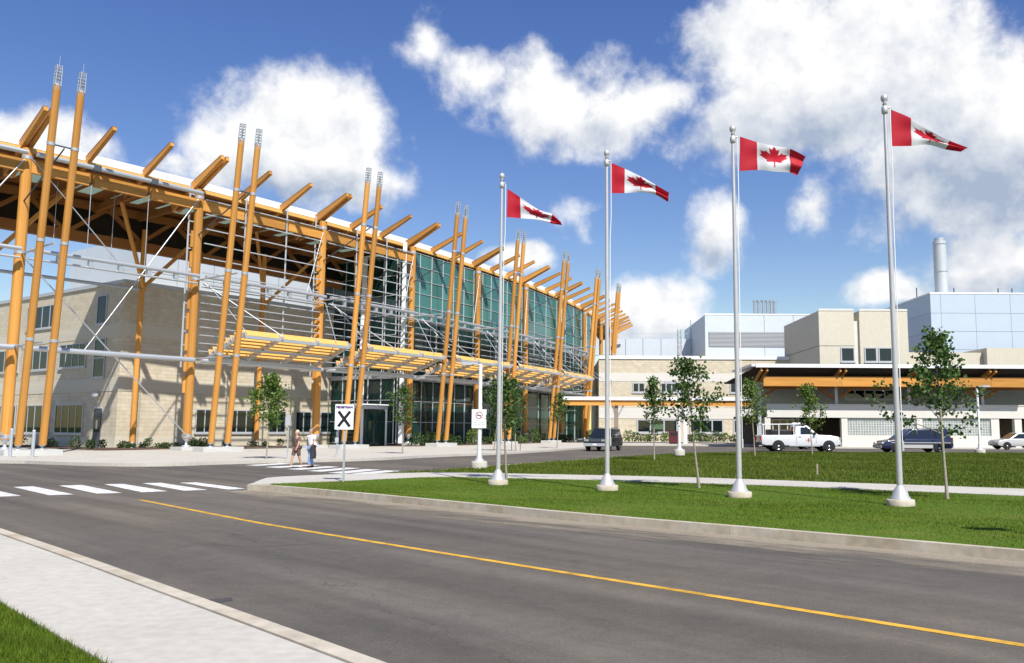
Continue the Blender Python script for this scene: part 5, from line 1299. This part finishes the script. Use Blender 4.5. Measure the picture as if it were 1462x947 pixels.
# ================================================================== VEHICLES
def bevelled(mb, name, m, parent, off, seg=2):
    me = mb.mesh(name, m); bm = bmesh.new(); bm.from_mesh(me); bmesh.ops.remove_doubles(bm, verts=bm.verts, dist=1e-5)
    bmesh.ops.bevel(bm, geom=[e for e in bm.edges], offset=off, segments=seg, profile=.6, affect='EDGES', clamp_overlap=True)
    bmesh.ops.recalc_face_normals(bm, faces=bm.faces)
    for f in bm.faces: f.smooth = True
    bm.to_mesh(me); bm.free()
    return link(bpy.data.objects.new(name, me), W[parent], parent)
def carpaint(name, col, rough=.28, metallic=.2, coat=.6):
    m = mat(name, col, rough, .03, 2.0, metallic=metallic, spec=.5); b = m.node_tree.nodes['Principled BSDF']; b.inputs['Coat Weight'].default_value = coat; b.inputs['Coat Roughness'].default_value = .06; return m
WHEELS = {}
def wheel(parent, x, y, r, side, w=.24):
    k = (round(r, 3), side)
    if k not in WHEELS:
        def lath(prof, m, nm):
            mb = MB(); n = 26; vs = []; fs = []
            for rr, yy in prof:
                for j in range(n): a = 2*math.pi*j/n; vs.append((rr*math.cos(a), yy*side, rr*math.sin(a)))
            for i_ in range(len(prof)-1):
                for j in range(n): fs.append((i_*n+j, i_*n+(j+1) % n, (i_+1)*n+(j+1) % n, (i_+1)*n+j))
            mb.add(vs, fs, True); return mb.mesh(nm, m)
        ty = lath([(r*.62, 0), (r*.9, .0), (r, -.04), (r, -w+.04), (r*.9, -w), (r*.4, -w)], RUBBER, 'tyre')
        rm = lath([(r*.63, -.012), (r*.58, -.03), (r*.52, -.05), (r*.22, -.02), (r*.18, .012), (.005, .014)], CHROME, 'rim')
        WHEELS[k] = (ty, rm)
    ty, rm = WHEELS[k]; M = W[parent] @ Matrix.Translation((x, y*side, r))
    t_ = link(bpy.data.objects.new('wheel', ty), M, parent); link(bpy.data.objects.new('rim', rm), M, t_)
    mb = MB()                                            # holes of the rim
    for j in range(5):
        a = 2*math.pi*j/5+.3; c_ = (x+r*.38*math.cos(a), r+r*.38*math.sin(a)); pts_ = []
        for q in range(6): bb_ = 2*math.pi*q/6; pts_.append((c_[0]+r*.11*math.cos(bb_), y*side-side*.028, c_[1]+r*.11*math.sin(bb_)))
        mb.add(pts_, [tuple(range(6))])
    mb.build('rim_openings', BLACK, t_, W[parent])
def vehicle(name, label, loc, rz, lower, green, Wd, Wt, wheels, wr, paint, wins, cat, lights=True, lower2=None, glassends=(True, True)):
    v = empty(name, loc, rz); tag(v, label, cat, 'parked vehicles')
    hw_ = Wd/2
    mb = MB(); mb.prism(lower, 'y', -hw_, hw_); bevelled(mb, 'body', paint, v, .07, 3)
    (x0,z0),(x1,z1),(x2,z2),(x3,z3) = green; ht = Wt/2; hb = hw_-.04
    mb = MB(); mb.add([(x0,-hb,z0),(x3,-hb,z3),(x3,hb,z3),(x0,hb,z0),(x1,-ht,z1),(x2,-ht,z2),(x2,ht,z2),(x1,ht,z1)], [(0,3,2,1),(4,5,6,7),(0,1,5,4),(1,2,6,5),(2,3,7,6),(3,0,4,7)])
    cab = bevelled(mb, 'cabin', paint, v, .06, 2)
    zb, zt_ = min(z0, z3), max(z1, z2)
    def yat(z): return hb+(ht-hb)*(z-zb)/(zt_-zb)+.010
    for wpoly in wins:
        for s in (-1, 1):
            mb = MB(); mb.add([(x, s*yat(z), z) for x, z in wpoly], [tuple(range(len(wpoly)))]); mb.build('side_window', CARGLASS, cab, W[v])
    for on, (xa_, za_), (xb_, zb_) in ((glassends[0], (x0, z0), (x1, z1)), (glassends[1], (x3, z3), (x2, z2))):
        if not on: continue
        d = Vector((xb_-xa_, zb_-za_)); nn_ = Vector((-d.y, d.x)).normalized(); 
        if (nn_.x > 0) != (xa_ > (x1+x2)/2): nn_ = -nn_
        f0, f1 = .10, .88; pts_ = []
        for f, s in ((f0, -1), (f0, 1), (f1, 1), (f1, -1)):
            yy = (hb+(ht-hb)*f)*.90; pts_.append((xa_+d.x*f+nn_.x*.012, s*yy, za_+d.y*f+nn_.y*.012))
        mb = MB(); mb.add(pts_, [(0,1,2,3)]); mb.build('windscreen', CARGLASS, cab, W[v])
    for x in wheels:
        for s in (-1, 1):
            mb = MB(); n = 18; ra = wr*1.17; vs = [(x+ra*math.cos(math.pi*j/n), s*(hw_+.004), wr+ra*math.sin(math.pi*j/n)) for j in range(n+1)] + [(x-ra, s*(hw_+.004), wr*.55), (x+ra, s*(hw_+.004), wr*.55)]
            mb.add(vs, [tuple(range(len(vs)))]); mb.build('wheel_arch', BLACK, v, W[v]); wheel(v, x, hw_+.02, wr, s)
    return v
def vbox(v, name, lo, hi, m, parent=None):
    mb = MB(); mb.box(lo, hi); return mb.build(name, m, parent or v, W[v])
# pickup
SILVERWHITE = carpaint('silver_white_paint', (0.68, 0.69, 0.71), .3, .15)
p = D(1139, 640, 63.5)
pk = vehicle('pickup_truck', 'silver-white pickup truck with ladder rack parked facing right', (p.x, 63.5, .221), 0,
    [(-2.9,.52),(-2.92,1.20),(-.42,1.22),(1.25,1.24),(2.2,1.20),(2.75,1.10),(2.88,.98),(2.9,.55),(2.6,.42),(-2.6,.45)], [(-.45,1.2),(-.34,1.92),(.55,1.92),(1.32,1.2)], 1.95, 1.5, (-1.68, 2.02), .39, SILVERWHITE,
    [[(-.02,1.27),(.0,1.80),(.50,1.80),(.98,1.27)]], 'pickup')
for s in (-1, 1):
    vbox(pk, 'headlight', (2.78, s*.86-.12, .86), (2.93, s*.86+.12, 1.04), CHROME); vbox(pk, 'door_mirror', (.92, s*1.0-.05 if s > 0 else -1.16, 1.22), (1.04, 1.16 if s > 0 else -.95, 1.44), BLACK)
    vbox(pk, 'door_handle', (-.18, s*.985-.012, 1.06), (.0, s*.985+.012, 1.10), BLACK); vbox(pk, 'tail_light', (-2.96, s*.86-.1, .8), (-2.90, s*.86+.1, 1.12), SIGNRED)
    vbox(pk, 'door_seam', (-.36, s*.978-.003, .56), (-.345, s*.978+.003, 1.2), BLACK); vbox(pk, 'door_seam', (1.08, s*.978-.003, .56), (1.095, s*.978+.003, 1.2), BLACK)
    vbox(pk, 'sill', (-.9, s*.97-.02, .40), (1.35, s*.97+.02, .52), STEEL)
    vbox(pk, 'emblem', (.32, s*.985-.004, .80), (.72, s*.985+.004, .90), STEEL); vbox(pk, 'emblem', (.50, s*.985-.006, .72), (.58, s*.985+.006, 1.0), SIGNRED)
vbox(pk, 'bumper', (2.84, -.95, .42), (3.0, .95, .66), CHROME); vbox(pk, 'grille', (2.86, -.62, .72), (2.93, .62, 1.02), DARKSTEEL); vbox(pk, 'rear_bumper', (-3.02, -.95, .46), (-2.88, .95, .66), BLACK)
rk = MB()
for s in (-.85, .85):
    for x in (-2.75, -1.6, -.5): rk.tube([(x, s, 1.18), (x, s, 1.98)], [.035]*2, 6)
    rk.tube([(-2.85, s, 1.98), (.4, s, 2.02)], [.04]*2, 6)
for x in (-2.75, -1.6, -.5): rk.tube([(x, -.85, 1.98), (x, .85, 1.98)], [.035]*2, 6)
rk.build('ladder_rack', WHITEMETAL, pk, W[pk])
lb = MB(); lb.tube([(-.45, -.3, 2.06), (.35, -.3, 2.08)], [.06]*2, 6); lb.tube([(-.3, .3, 2.06), (.1, .3, 2.08)], [.06]*2, 6); lb.build('beacon_bar', SIGNWHITE, pk, W[pk])
tb_ = MB(); tb_.box((-2.2, -.8, 1.16), (-.62, .8, 1.62)); bevelled(tb_, 'tool_box', BLACK, pk, .08, 2)
# minivan
NAVY = carpaint('navy_paint', (0.010, 0.014, 0.055), .22, .1)
p = D(1303, 640, 62.0)
mv = vehicle('minivan', 'dark blue minivan with silver lower sides parked facing left', (p.x, 62.0, .221), math.pi,
    [(-2.5,.40),(-2.55,.62),(-2.5,1.02),(1.25,.98),(2.15,.84),(2.5,.66),(2.55,.42),(2.4,.28),(-2.4,.30)], [(-2.46,.98),(-2.2,1.74),(.25,1.74),(1.45,.94)], 1.94, 1.48, (-1.50, 1.55), .34, NAVY,
    [[(-2.08,1.06),(-1.95,1.6),(-1.12,1.62),(-1.12,1.06)], [(-1.02,1.06),(-1.02,1.62),(-.08,1.62),(-.08,1.06)], [(.02,1.06),(.02,1.62),(.28,1.60),(1.02,1.06)]], 'minivan')
SILVER = carpaint('silver_paint', (0.55, 0.54, 0.52), .35, .3)
for s in (-1, 1):
    vbox(mv, 'side_cladding', (-1.06, s*.965-.014, .34), (1.12, s*.965+.014, .58), SILVER); vbox(mv, 'headlight', (2.30, s*.7-.16, .62), (2.52, s*.7+.16, .74), SIGNWHITE); vbox(mv, 'tail_light', (-2.57, s*.8-.08, .8), (-2.5, s*.8+.08, 1.1), SIGNRED)
    vbox(mv, 'side_trim', (-2.35, s*.965-.012, .70), (1.9, s*.965+.012, .75), SILVER); vbox(mv, 'door_mirror', (.92, s*1.02-.08, 1.02), (1.04, s*1.02+.08, 1.2), NAVY); vbox(mv, 'door_seam', (-.06, s*.968-.004, .34), (-.045, s*.968+.004, 1.0), BLACK)
vbox(mv, 'bumper', (2.46, -.8, .34), (2.60, .8, .52), SILVER); vbox(mv, 'rear_bumper', (-2.62, -.85, .4), (-2.48, .85, .62), SILVER)
# SUV, seen from the front
DKGREEN = carpaint('black_green_paint', (0.007, 0.012, 0.014), .3, .0, .2)
p = D(862, 640, 71.5)
th = math.atan2(-math.cos(R(20)), -math.sin(R(20)))
sv = vehicle('sport_utility_vehicle', 'dark blue-black SUV parked facing us at the end of the glass hall', (p.x, 71.5, 0), th,
    [(-2.45,.48),(-2.5,.8),(-2.45,1.14),(1.1,1.12),(2.1,1.08),(2.38,.98),(2.45,.5),(2.3,.36),(-2.3,.38)], [(-2.4,1.1),(-2.25,1.86),(.3,1.86),(1.12,1.1)], 1.95, 1.5, (-1.45, 1.48), .38, DKGREEN,
    [[(-2.2,1.18),(-2.1,1.74),(-1.3,1.74),(-1.3,1.18)], [(-1.2,1.18),(-1.2,1.74),(-.35,1.74),(-.35,1.18)], [(-.25,1.18),(-.25,1.74),(.22,1.74),(.78,1.18)]], 'SUV')
for s in (-1, 1):
    vbox(sv, 'headlight', (2.36, s*.72-.2, .80), (2.47, s*.72+.2, .98), CHROME); vbox(sv, 'door_mirror', (.62, s*1.06-.09, 1.14), (.74, s*1.06+.09, 1.32), BLACK); vbox(sv, 'roof_rail', (-2.0, s*.66-.02, 1.89), (.1, s*.66+.02, 1.93), DARKSTEEL)
vbox(sv, 'bumper', (2.40, -.96, .42), (2.56, .96, .66), STEEL); vbox(sv, 'grille', (2.40, -.45, .78), (2.475, .45, 1.0), DARKSTEEL); vbox(sv, 'number_plate', (2.562, -.16, .48), (2.572, .16, .62), SIGNWHITE)
# far silver hatchback at the right edge, dark car behind the pickup
p = D(1452, 636, 74)
hb_ = vehicle('hatchback', 'silver hatchback at the right edge before the porch', (p.x, 74.0, .221), math.pi,
    [(-2.05,.42),(-2.1,.9),(1.1,.92),(1.95,.78),(2.1,.6),(2.1,.4),(-1.9,.3),(1.9,.3)][:6]+[(1.9,.3),(-1.9,.3)], [(-2.0,.9),(-1.6,1.45),(.2,1.45),(1.1,.9)], 1.75, 1.3, (-1.25, 1.3), .31, SILVER,
    [[(-1.7,.97),(-1.5,1.36),(-.55,1.37),(-.55,.97)], [(-.45,.97),(-.45,1.37),(.18,1.36),(.8,.97)]], 'hatchback')
for s in (-1, 1): vbox(hb_, 'headlight', (1.98, s*.6-.14, .6), (2.12, s*.6+.14, .74), CHROME); vbox(hb_, 'tail_light', (-2.12, s*.7-.1, .7), (-2.05, s*.7+.1, .9), SIGNRED)
p = D(1124, 640, 71.0)
dc = vehicle('sedan', 'dark car glimpsed through the rack of the pickup', (p.x, 71.0, .221), 0,
    [(-2.3,.42),(-2.35,.92),(-1.5,.98),(1.1,.96),(2.1,.84),(2.35,.62),(2.3,.36),(-2.2,.34)], [(-1.75,.95),(-1.1,1.5),(.4,1.5),(1.25,.94)], 1.8, 1.3, (-1.35, 1.4), .32, DKGREEN,
    [[(-1.35,1.02),(-1.0,1.42),(-.4,1.42),(-.4,1.02)], [(-.3,1.02),(-.3,1.42),(.36,1.42),(.9,1.02)]], 'car')
for s in (-1, 1): vbox(dc, 'headlight', (2.2, s*.65-.15, .62), (2.36, s*.65+.15, .76), CHROME); vbox(dc, 'tail_light', (-2.38, s*.65-.15, .7), (-2.3, s*.65+.15, .86), SIGNRED)

# ================================================================== PEOPLE
def skin(name, parent, verts, edges, radii, m, root=0, sub=2):
    me = bpy.data.meshes.new(name); me.from_pydata(verts, edges, []); o = bpy.data.objects.new(name, me); COL.objects.link(o)
    sk = o.modifiers.new('s', 'SKIN'); sk.use_smooth_shade = True; sk.branch_smoothing = .5
    if not me.skin_vertices: me.skin_vertices.new() if hasattr(me.skin_vertices, 'new') else None
    for i_, v_ in enumerate(me.skin_vertices[0].data):
        r_ = radii[i_]; v_.radius = r_ if isinstance(r_, tuple) else (r_, r_); v_.use_root = (i_ == root)
    ss = o.modifiers.new('u', 'SUBSURF'); ss.levels = sub; ss.render_levels = sub
    dg = bpy.context.evaluated_depsgraph_get(); dg.update(); me2 = bpy.data.meshes.new_from_object(o.evaluated_get(dg)); bpy.data.objects.remove(o)
    me2.materials.clear(); me2.materials.append(m)
    for p_ in me2.polygons: p_.use_smooth = True
    return link(bpy.data.objects.new(name, me2), W[parent], parent)
SKIN = mat('skin', (0.52, 0.30, 0.20), .6, .06, 12)
def blob(name, parent, c, r, m, f=None, n=14):
    mb = MB(); vs = []; fs = []
    for i_ in range(n//2+1):
        ph_ = math.pi*i_/(n//2)
        for j in range(n):
            a = 2*math.pi*j/n; q = Vector((math.sin(ph_)*math.cos(a), math.sin(ph_)*math.sin(a), math.cos(ph_)))
            if f: q = f(q)
            vs.append((c[0]+q.x*r[0], c[1]+q.y*r[1], c[2]+q.z*r[2]))
    for i_ in range(n//2):
        for j in range(n): fs.append((i_*n+j, i_*n+(j+1) % n, (i_+1)*n+(j+1) % n, (i_+1)*n+j))
    mb.add(vs, fs, True); return mb.build(name, m, parent, W[parent])
def person(label, loc, rz, H, female, mats_, stride, arm_l, arm_r):
    """faces +y in its own space; stride = forward offsets of left / right foot"""
    P_ = empty('person', loc, rz); tag(P_, label, 'person', 'people on the far crossing'); k = H/1.72
    sw = .17 if female else .19; hw_ = .085
    Vt = []; Ed = []; Rd = []
    def av(p_, r_, pr=None):
        Vt.append(tuple(c_*k for c_ in p_)); Rd.append(tuple(c_*k for c_ in r_) if isinstance(r_, tuple) else r_*k)
        if pr is not None: Ed.append((pr, len(Vt)-1))
        return len(Vt)-1
    pel = av((0,0,.92), (.15,.11)); ch0 = av((0,.0,1.12), (.135,.10), pel); ch = av((0,.01,1.33), (.165,.11), ch0); nk = av((0,.01,1.46), .06, ch); hd = av((0,.03,1.53), .06, nk)
    hd2 = av((0,.035,1.60), (.078,.095), hd); hd3 = av((0,.02,1.68), (.06,.07), hd2)
    hands = []
    joints = {}
    for s, (el, wr_) in ((-1, arm_l), (1, arm_r)):
        sh = av((s*sw,.0,1.38), .062, ch); e_ = av((s*(sw+.045)+el[0], el[1], 1.11+el[2]), .042, sh); w_ = av((s*(sw+.05)+wr_[0], wr_[1], .87+wr_[2]), .028, e_)
        hv = Vector(Vt[w_])/k; hdv = (hv-Vector(Vt[e_])/k).normalized(); pm = av(tuple(hv+hdv*.07), (.036,.022), w_); hands.append((s, hv+hdv*.10, hdv)); joints[s] = (Vt[sh], Vt[e_], Vt[w_])
    legs = {}
    for s, st_ in ((-1, stride[0]), (1, stride[1])):
        hp = av((s*hw_,0,.86), .095, pel); kn = av((s*.095, st_*.55+.03, .48), .062, hp); an = av((s*.095, st_-.03, .085), .042, kn); to = av((s*.105, st_+.13, .045), (.045,.032), an); legs[s] = (Vt[hp], Vt[kn], Vt[an], Vt[to])
    body = skin('body', P_, Vt, Ed, Rd, mats_['skin'])
    for s, c_, d_ in hands:                      # separate fingers and a thumb
        side = Vector((0, 1, 0)); 
        for j, ln in enumerate((.062, .075, .070, .055)):
            o_ = c_ + side*(.026-.017*j); tipv = o_ + d_*ln*.9 + Vector((-s*.018, 0, 0)); mid = o_ + d_*ln*.5
            mb = MB(); mb.tube([tuple(o_*k-d_*.01), tuple(mid*k), tuple(tipv*k)], [.0095*k,.0085*k,.0065*k], 6); mb.build('finger', mats_['skin'], body, W[P_])
        mb = MB(); o_ = c_ - d_*.045 + side*.030; mb.tube([tuple(o_*k), tuple((o_+side*.025+d_*.025)*k), tuple((o_+side*.03+d_*.05)*k)], [.011*k,.010*k,.007*k], 6); mb.build('thumb', mats_['skin'], body, W[P_])
    # face
    for s in (-1, 1): blob('eye', body, (s*.030*k, .122*k, 1.615*k), (.011*k,.008*k,.007*k), BLACK, n=8); blob('ear', body, (s*.080*k, .025*k, 1.60*k), (.012*k,.022*k,.032*k), mats_['skin'], n=8)
    blob('nose', body, (0, .132*k, 1.585*k), (.014*k,.020*k,.024*k), mats_['skin'], n=8); blob('mouth', body, (0, .118*k, 1.545*k), (.026*k,.008*k,.007*k), SIGNRED, n=8)
    def hf(q): return Vector((q.x, q.y*(1 if q.y < 0 else .62), q.z if q.z > -.2 else (-.2+(q.z+.2)*(.9 if (female and q.y < .1) else .25))))
    blob('hair', P_, (0, .000*k, 1.645*k), (.098*k, .118*k, .105*k), mats_['hair'], hf, 18)
    # clothes: slightly fuller surfaces over the body
    sv_ = [tuple(c_*k for c_ in q) for q in ((0,0,.88 if not female else .84), (0,0,1.10), (0,.01,1.33), (0,.01,1.43))]; se = [(0,1),(1,2),(2,3)]; sr = [(.175*k,.135*k), (.158*k,.125*k), (.180*k,.13*k), .075*k]
    for s in (-1, 1):
        a_, e_, w_ = [Vector(q) for q in joints[s]]; i0 = len(sv_); m2 = a_.lerp(e_, .72)
        sv_ += [tuple(a_), tuple(m2)]; se += [(2, i0), (i0, i0+1)]; sr += [.078*k, .066*k]
    skin('shirt', P_, sv_, se, sr, mats_['top'])
    bv = [(0,0,.93*k)]; bev = []; br = [(.168*k,.125*k)]
    for s in (-1, 1):
        hp, kn, an, to = [Vector(q) for q in legs[s]]; i0 = len(bv)
        if female: bv += [tuple(hp), tuple(hp.lerp(kn, .5)), tuple(hp.lerp(kn, .92))]; br += [.115*k, .10*k, .088*k]; bev += [(0,i0),(i0,i0+1),(i0+1,i0+2)]
        else: bv += [tuple(hp), tuple(kn), tuple(an.lerp(kn, .06))]; br += [.115*k, .082*k, .068*k]; bev += [(0,i0),(i0,i0+1),(i0+1,i0+2)]
        skin('shoe', P_, [tuple(an+Vector((0,-.05*k,-.035*k))), tuple(an+Vector((0,.05*k,-.03*k))), tuple(to+Vector((0,.01*k,-.005*k)))], [(0,1),(1,2)], [(.05*k,.045*k), (.052*k,.045*k), (.046*k,.034*k)], mats_['shoe'], 1)
    skin('shorts' if female else 'trousers', P_, bv, bev, br, mats_['bottom'])
    return P_
PRINT = mat('brown_print_cloth', (0.035, 0.022, 0.022), .9, .1, 22, col2=(0.22, 0.14, 0.12)); DENIM = mat('blue_denim', (0.16, 0.26, 0.46), .9, .2, 8, col2=(0.24, 0.35, 0.56)); TEE = mat('white_cotton', (0.72, 0.72, 0.74), .9, .05, 4)
b = G(422.5, 668.3, 0)
rzp = R(180-28)
person('woman with pale hair in brown patterned top and shorts crossing the road', (b.x, b.y, .012), rzp, 1.66, True, dict(skin=SKIN, hair=mat('pale_blond_hair', (0.62,0.50,0.34), .6, .15, 20), top=PRINT, bottom=PRINT, shoe=TEE), (-.22, .24), ((0,.10,.02), (.0,.20,.06)), ((0,-.06,.0), (0,-.10,.0)))
b = G(443, 668, 0)
mp_ = person('man in white T-shirt and blue jeans crossing the road', (b.x, b.y, .012), rzp, 1.76, False, dict(skin=SKIN, hair=mat('grey_hair', (0.20,0.17,0.15), .7, .2, 20), top=TEE, bottom=DENIM, shoe=BLACK), (.22, -.22), ((0,.05,.02), (.0,.20,.14)), ((.0,-.05,.0), (.0,-.04,.0)))
# the dark coat he carries, hung over the near arm
Mp = W[mp_]; hand = Mp @ Vector((-.25, .17, 1.0)); ct = MB(); rs_ = np.random.default_rng(3); nu, nv = 10, 12; vs = []; fs = []
for side_ in (0, 1):
    for i_ in range(nu+1):
        for j in range(nv+1):
            u_ = i_/nu; v_ = j/nv; th_ = .045*(1-.3*v_)*(1 if side_ else -1)*math.sin(math.pi*min(.92, max(.08, u_)))
            vs.append(tuple(Mp @ Vector((-.26+th_+.01*math.sin(9*u_), .12+(u_-.5)*(.30+.06*v_)+.015*math.sin(7*v_), 1.02-.62*v_))))
n1_ = (nu+1)*(nv+1)
for side_ in (0, 1):
    for i_ in range(nu):
        for j in range(nv): a_ = side_*n1_+i_*(nv+1)+j; fs.append((a_, a_+1, a_+nv+2, a_+nv+1))
for i_ in range(nu):
    fs.append((i_*(nv+1), (i_+1)*(nv+1), n1_+(i_+1)*(nv+1), n1_+i_*(nv+1))); fs.append((i_*(nv+1)+nv, (i_+1)*(nv+1)+nv, n1_+(i_+1)*(nv+1)+nv, n1_+i_*(nv+1)+nv))
ct.add(vs, fs, True); tag(ct.build('coat', mat('charcoal_cloth', (0.035,0.035,0.042), .95, .2, 15)), 'dark coat hanging over the arm of the walking man', 'coat')
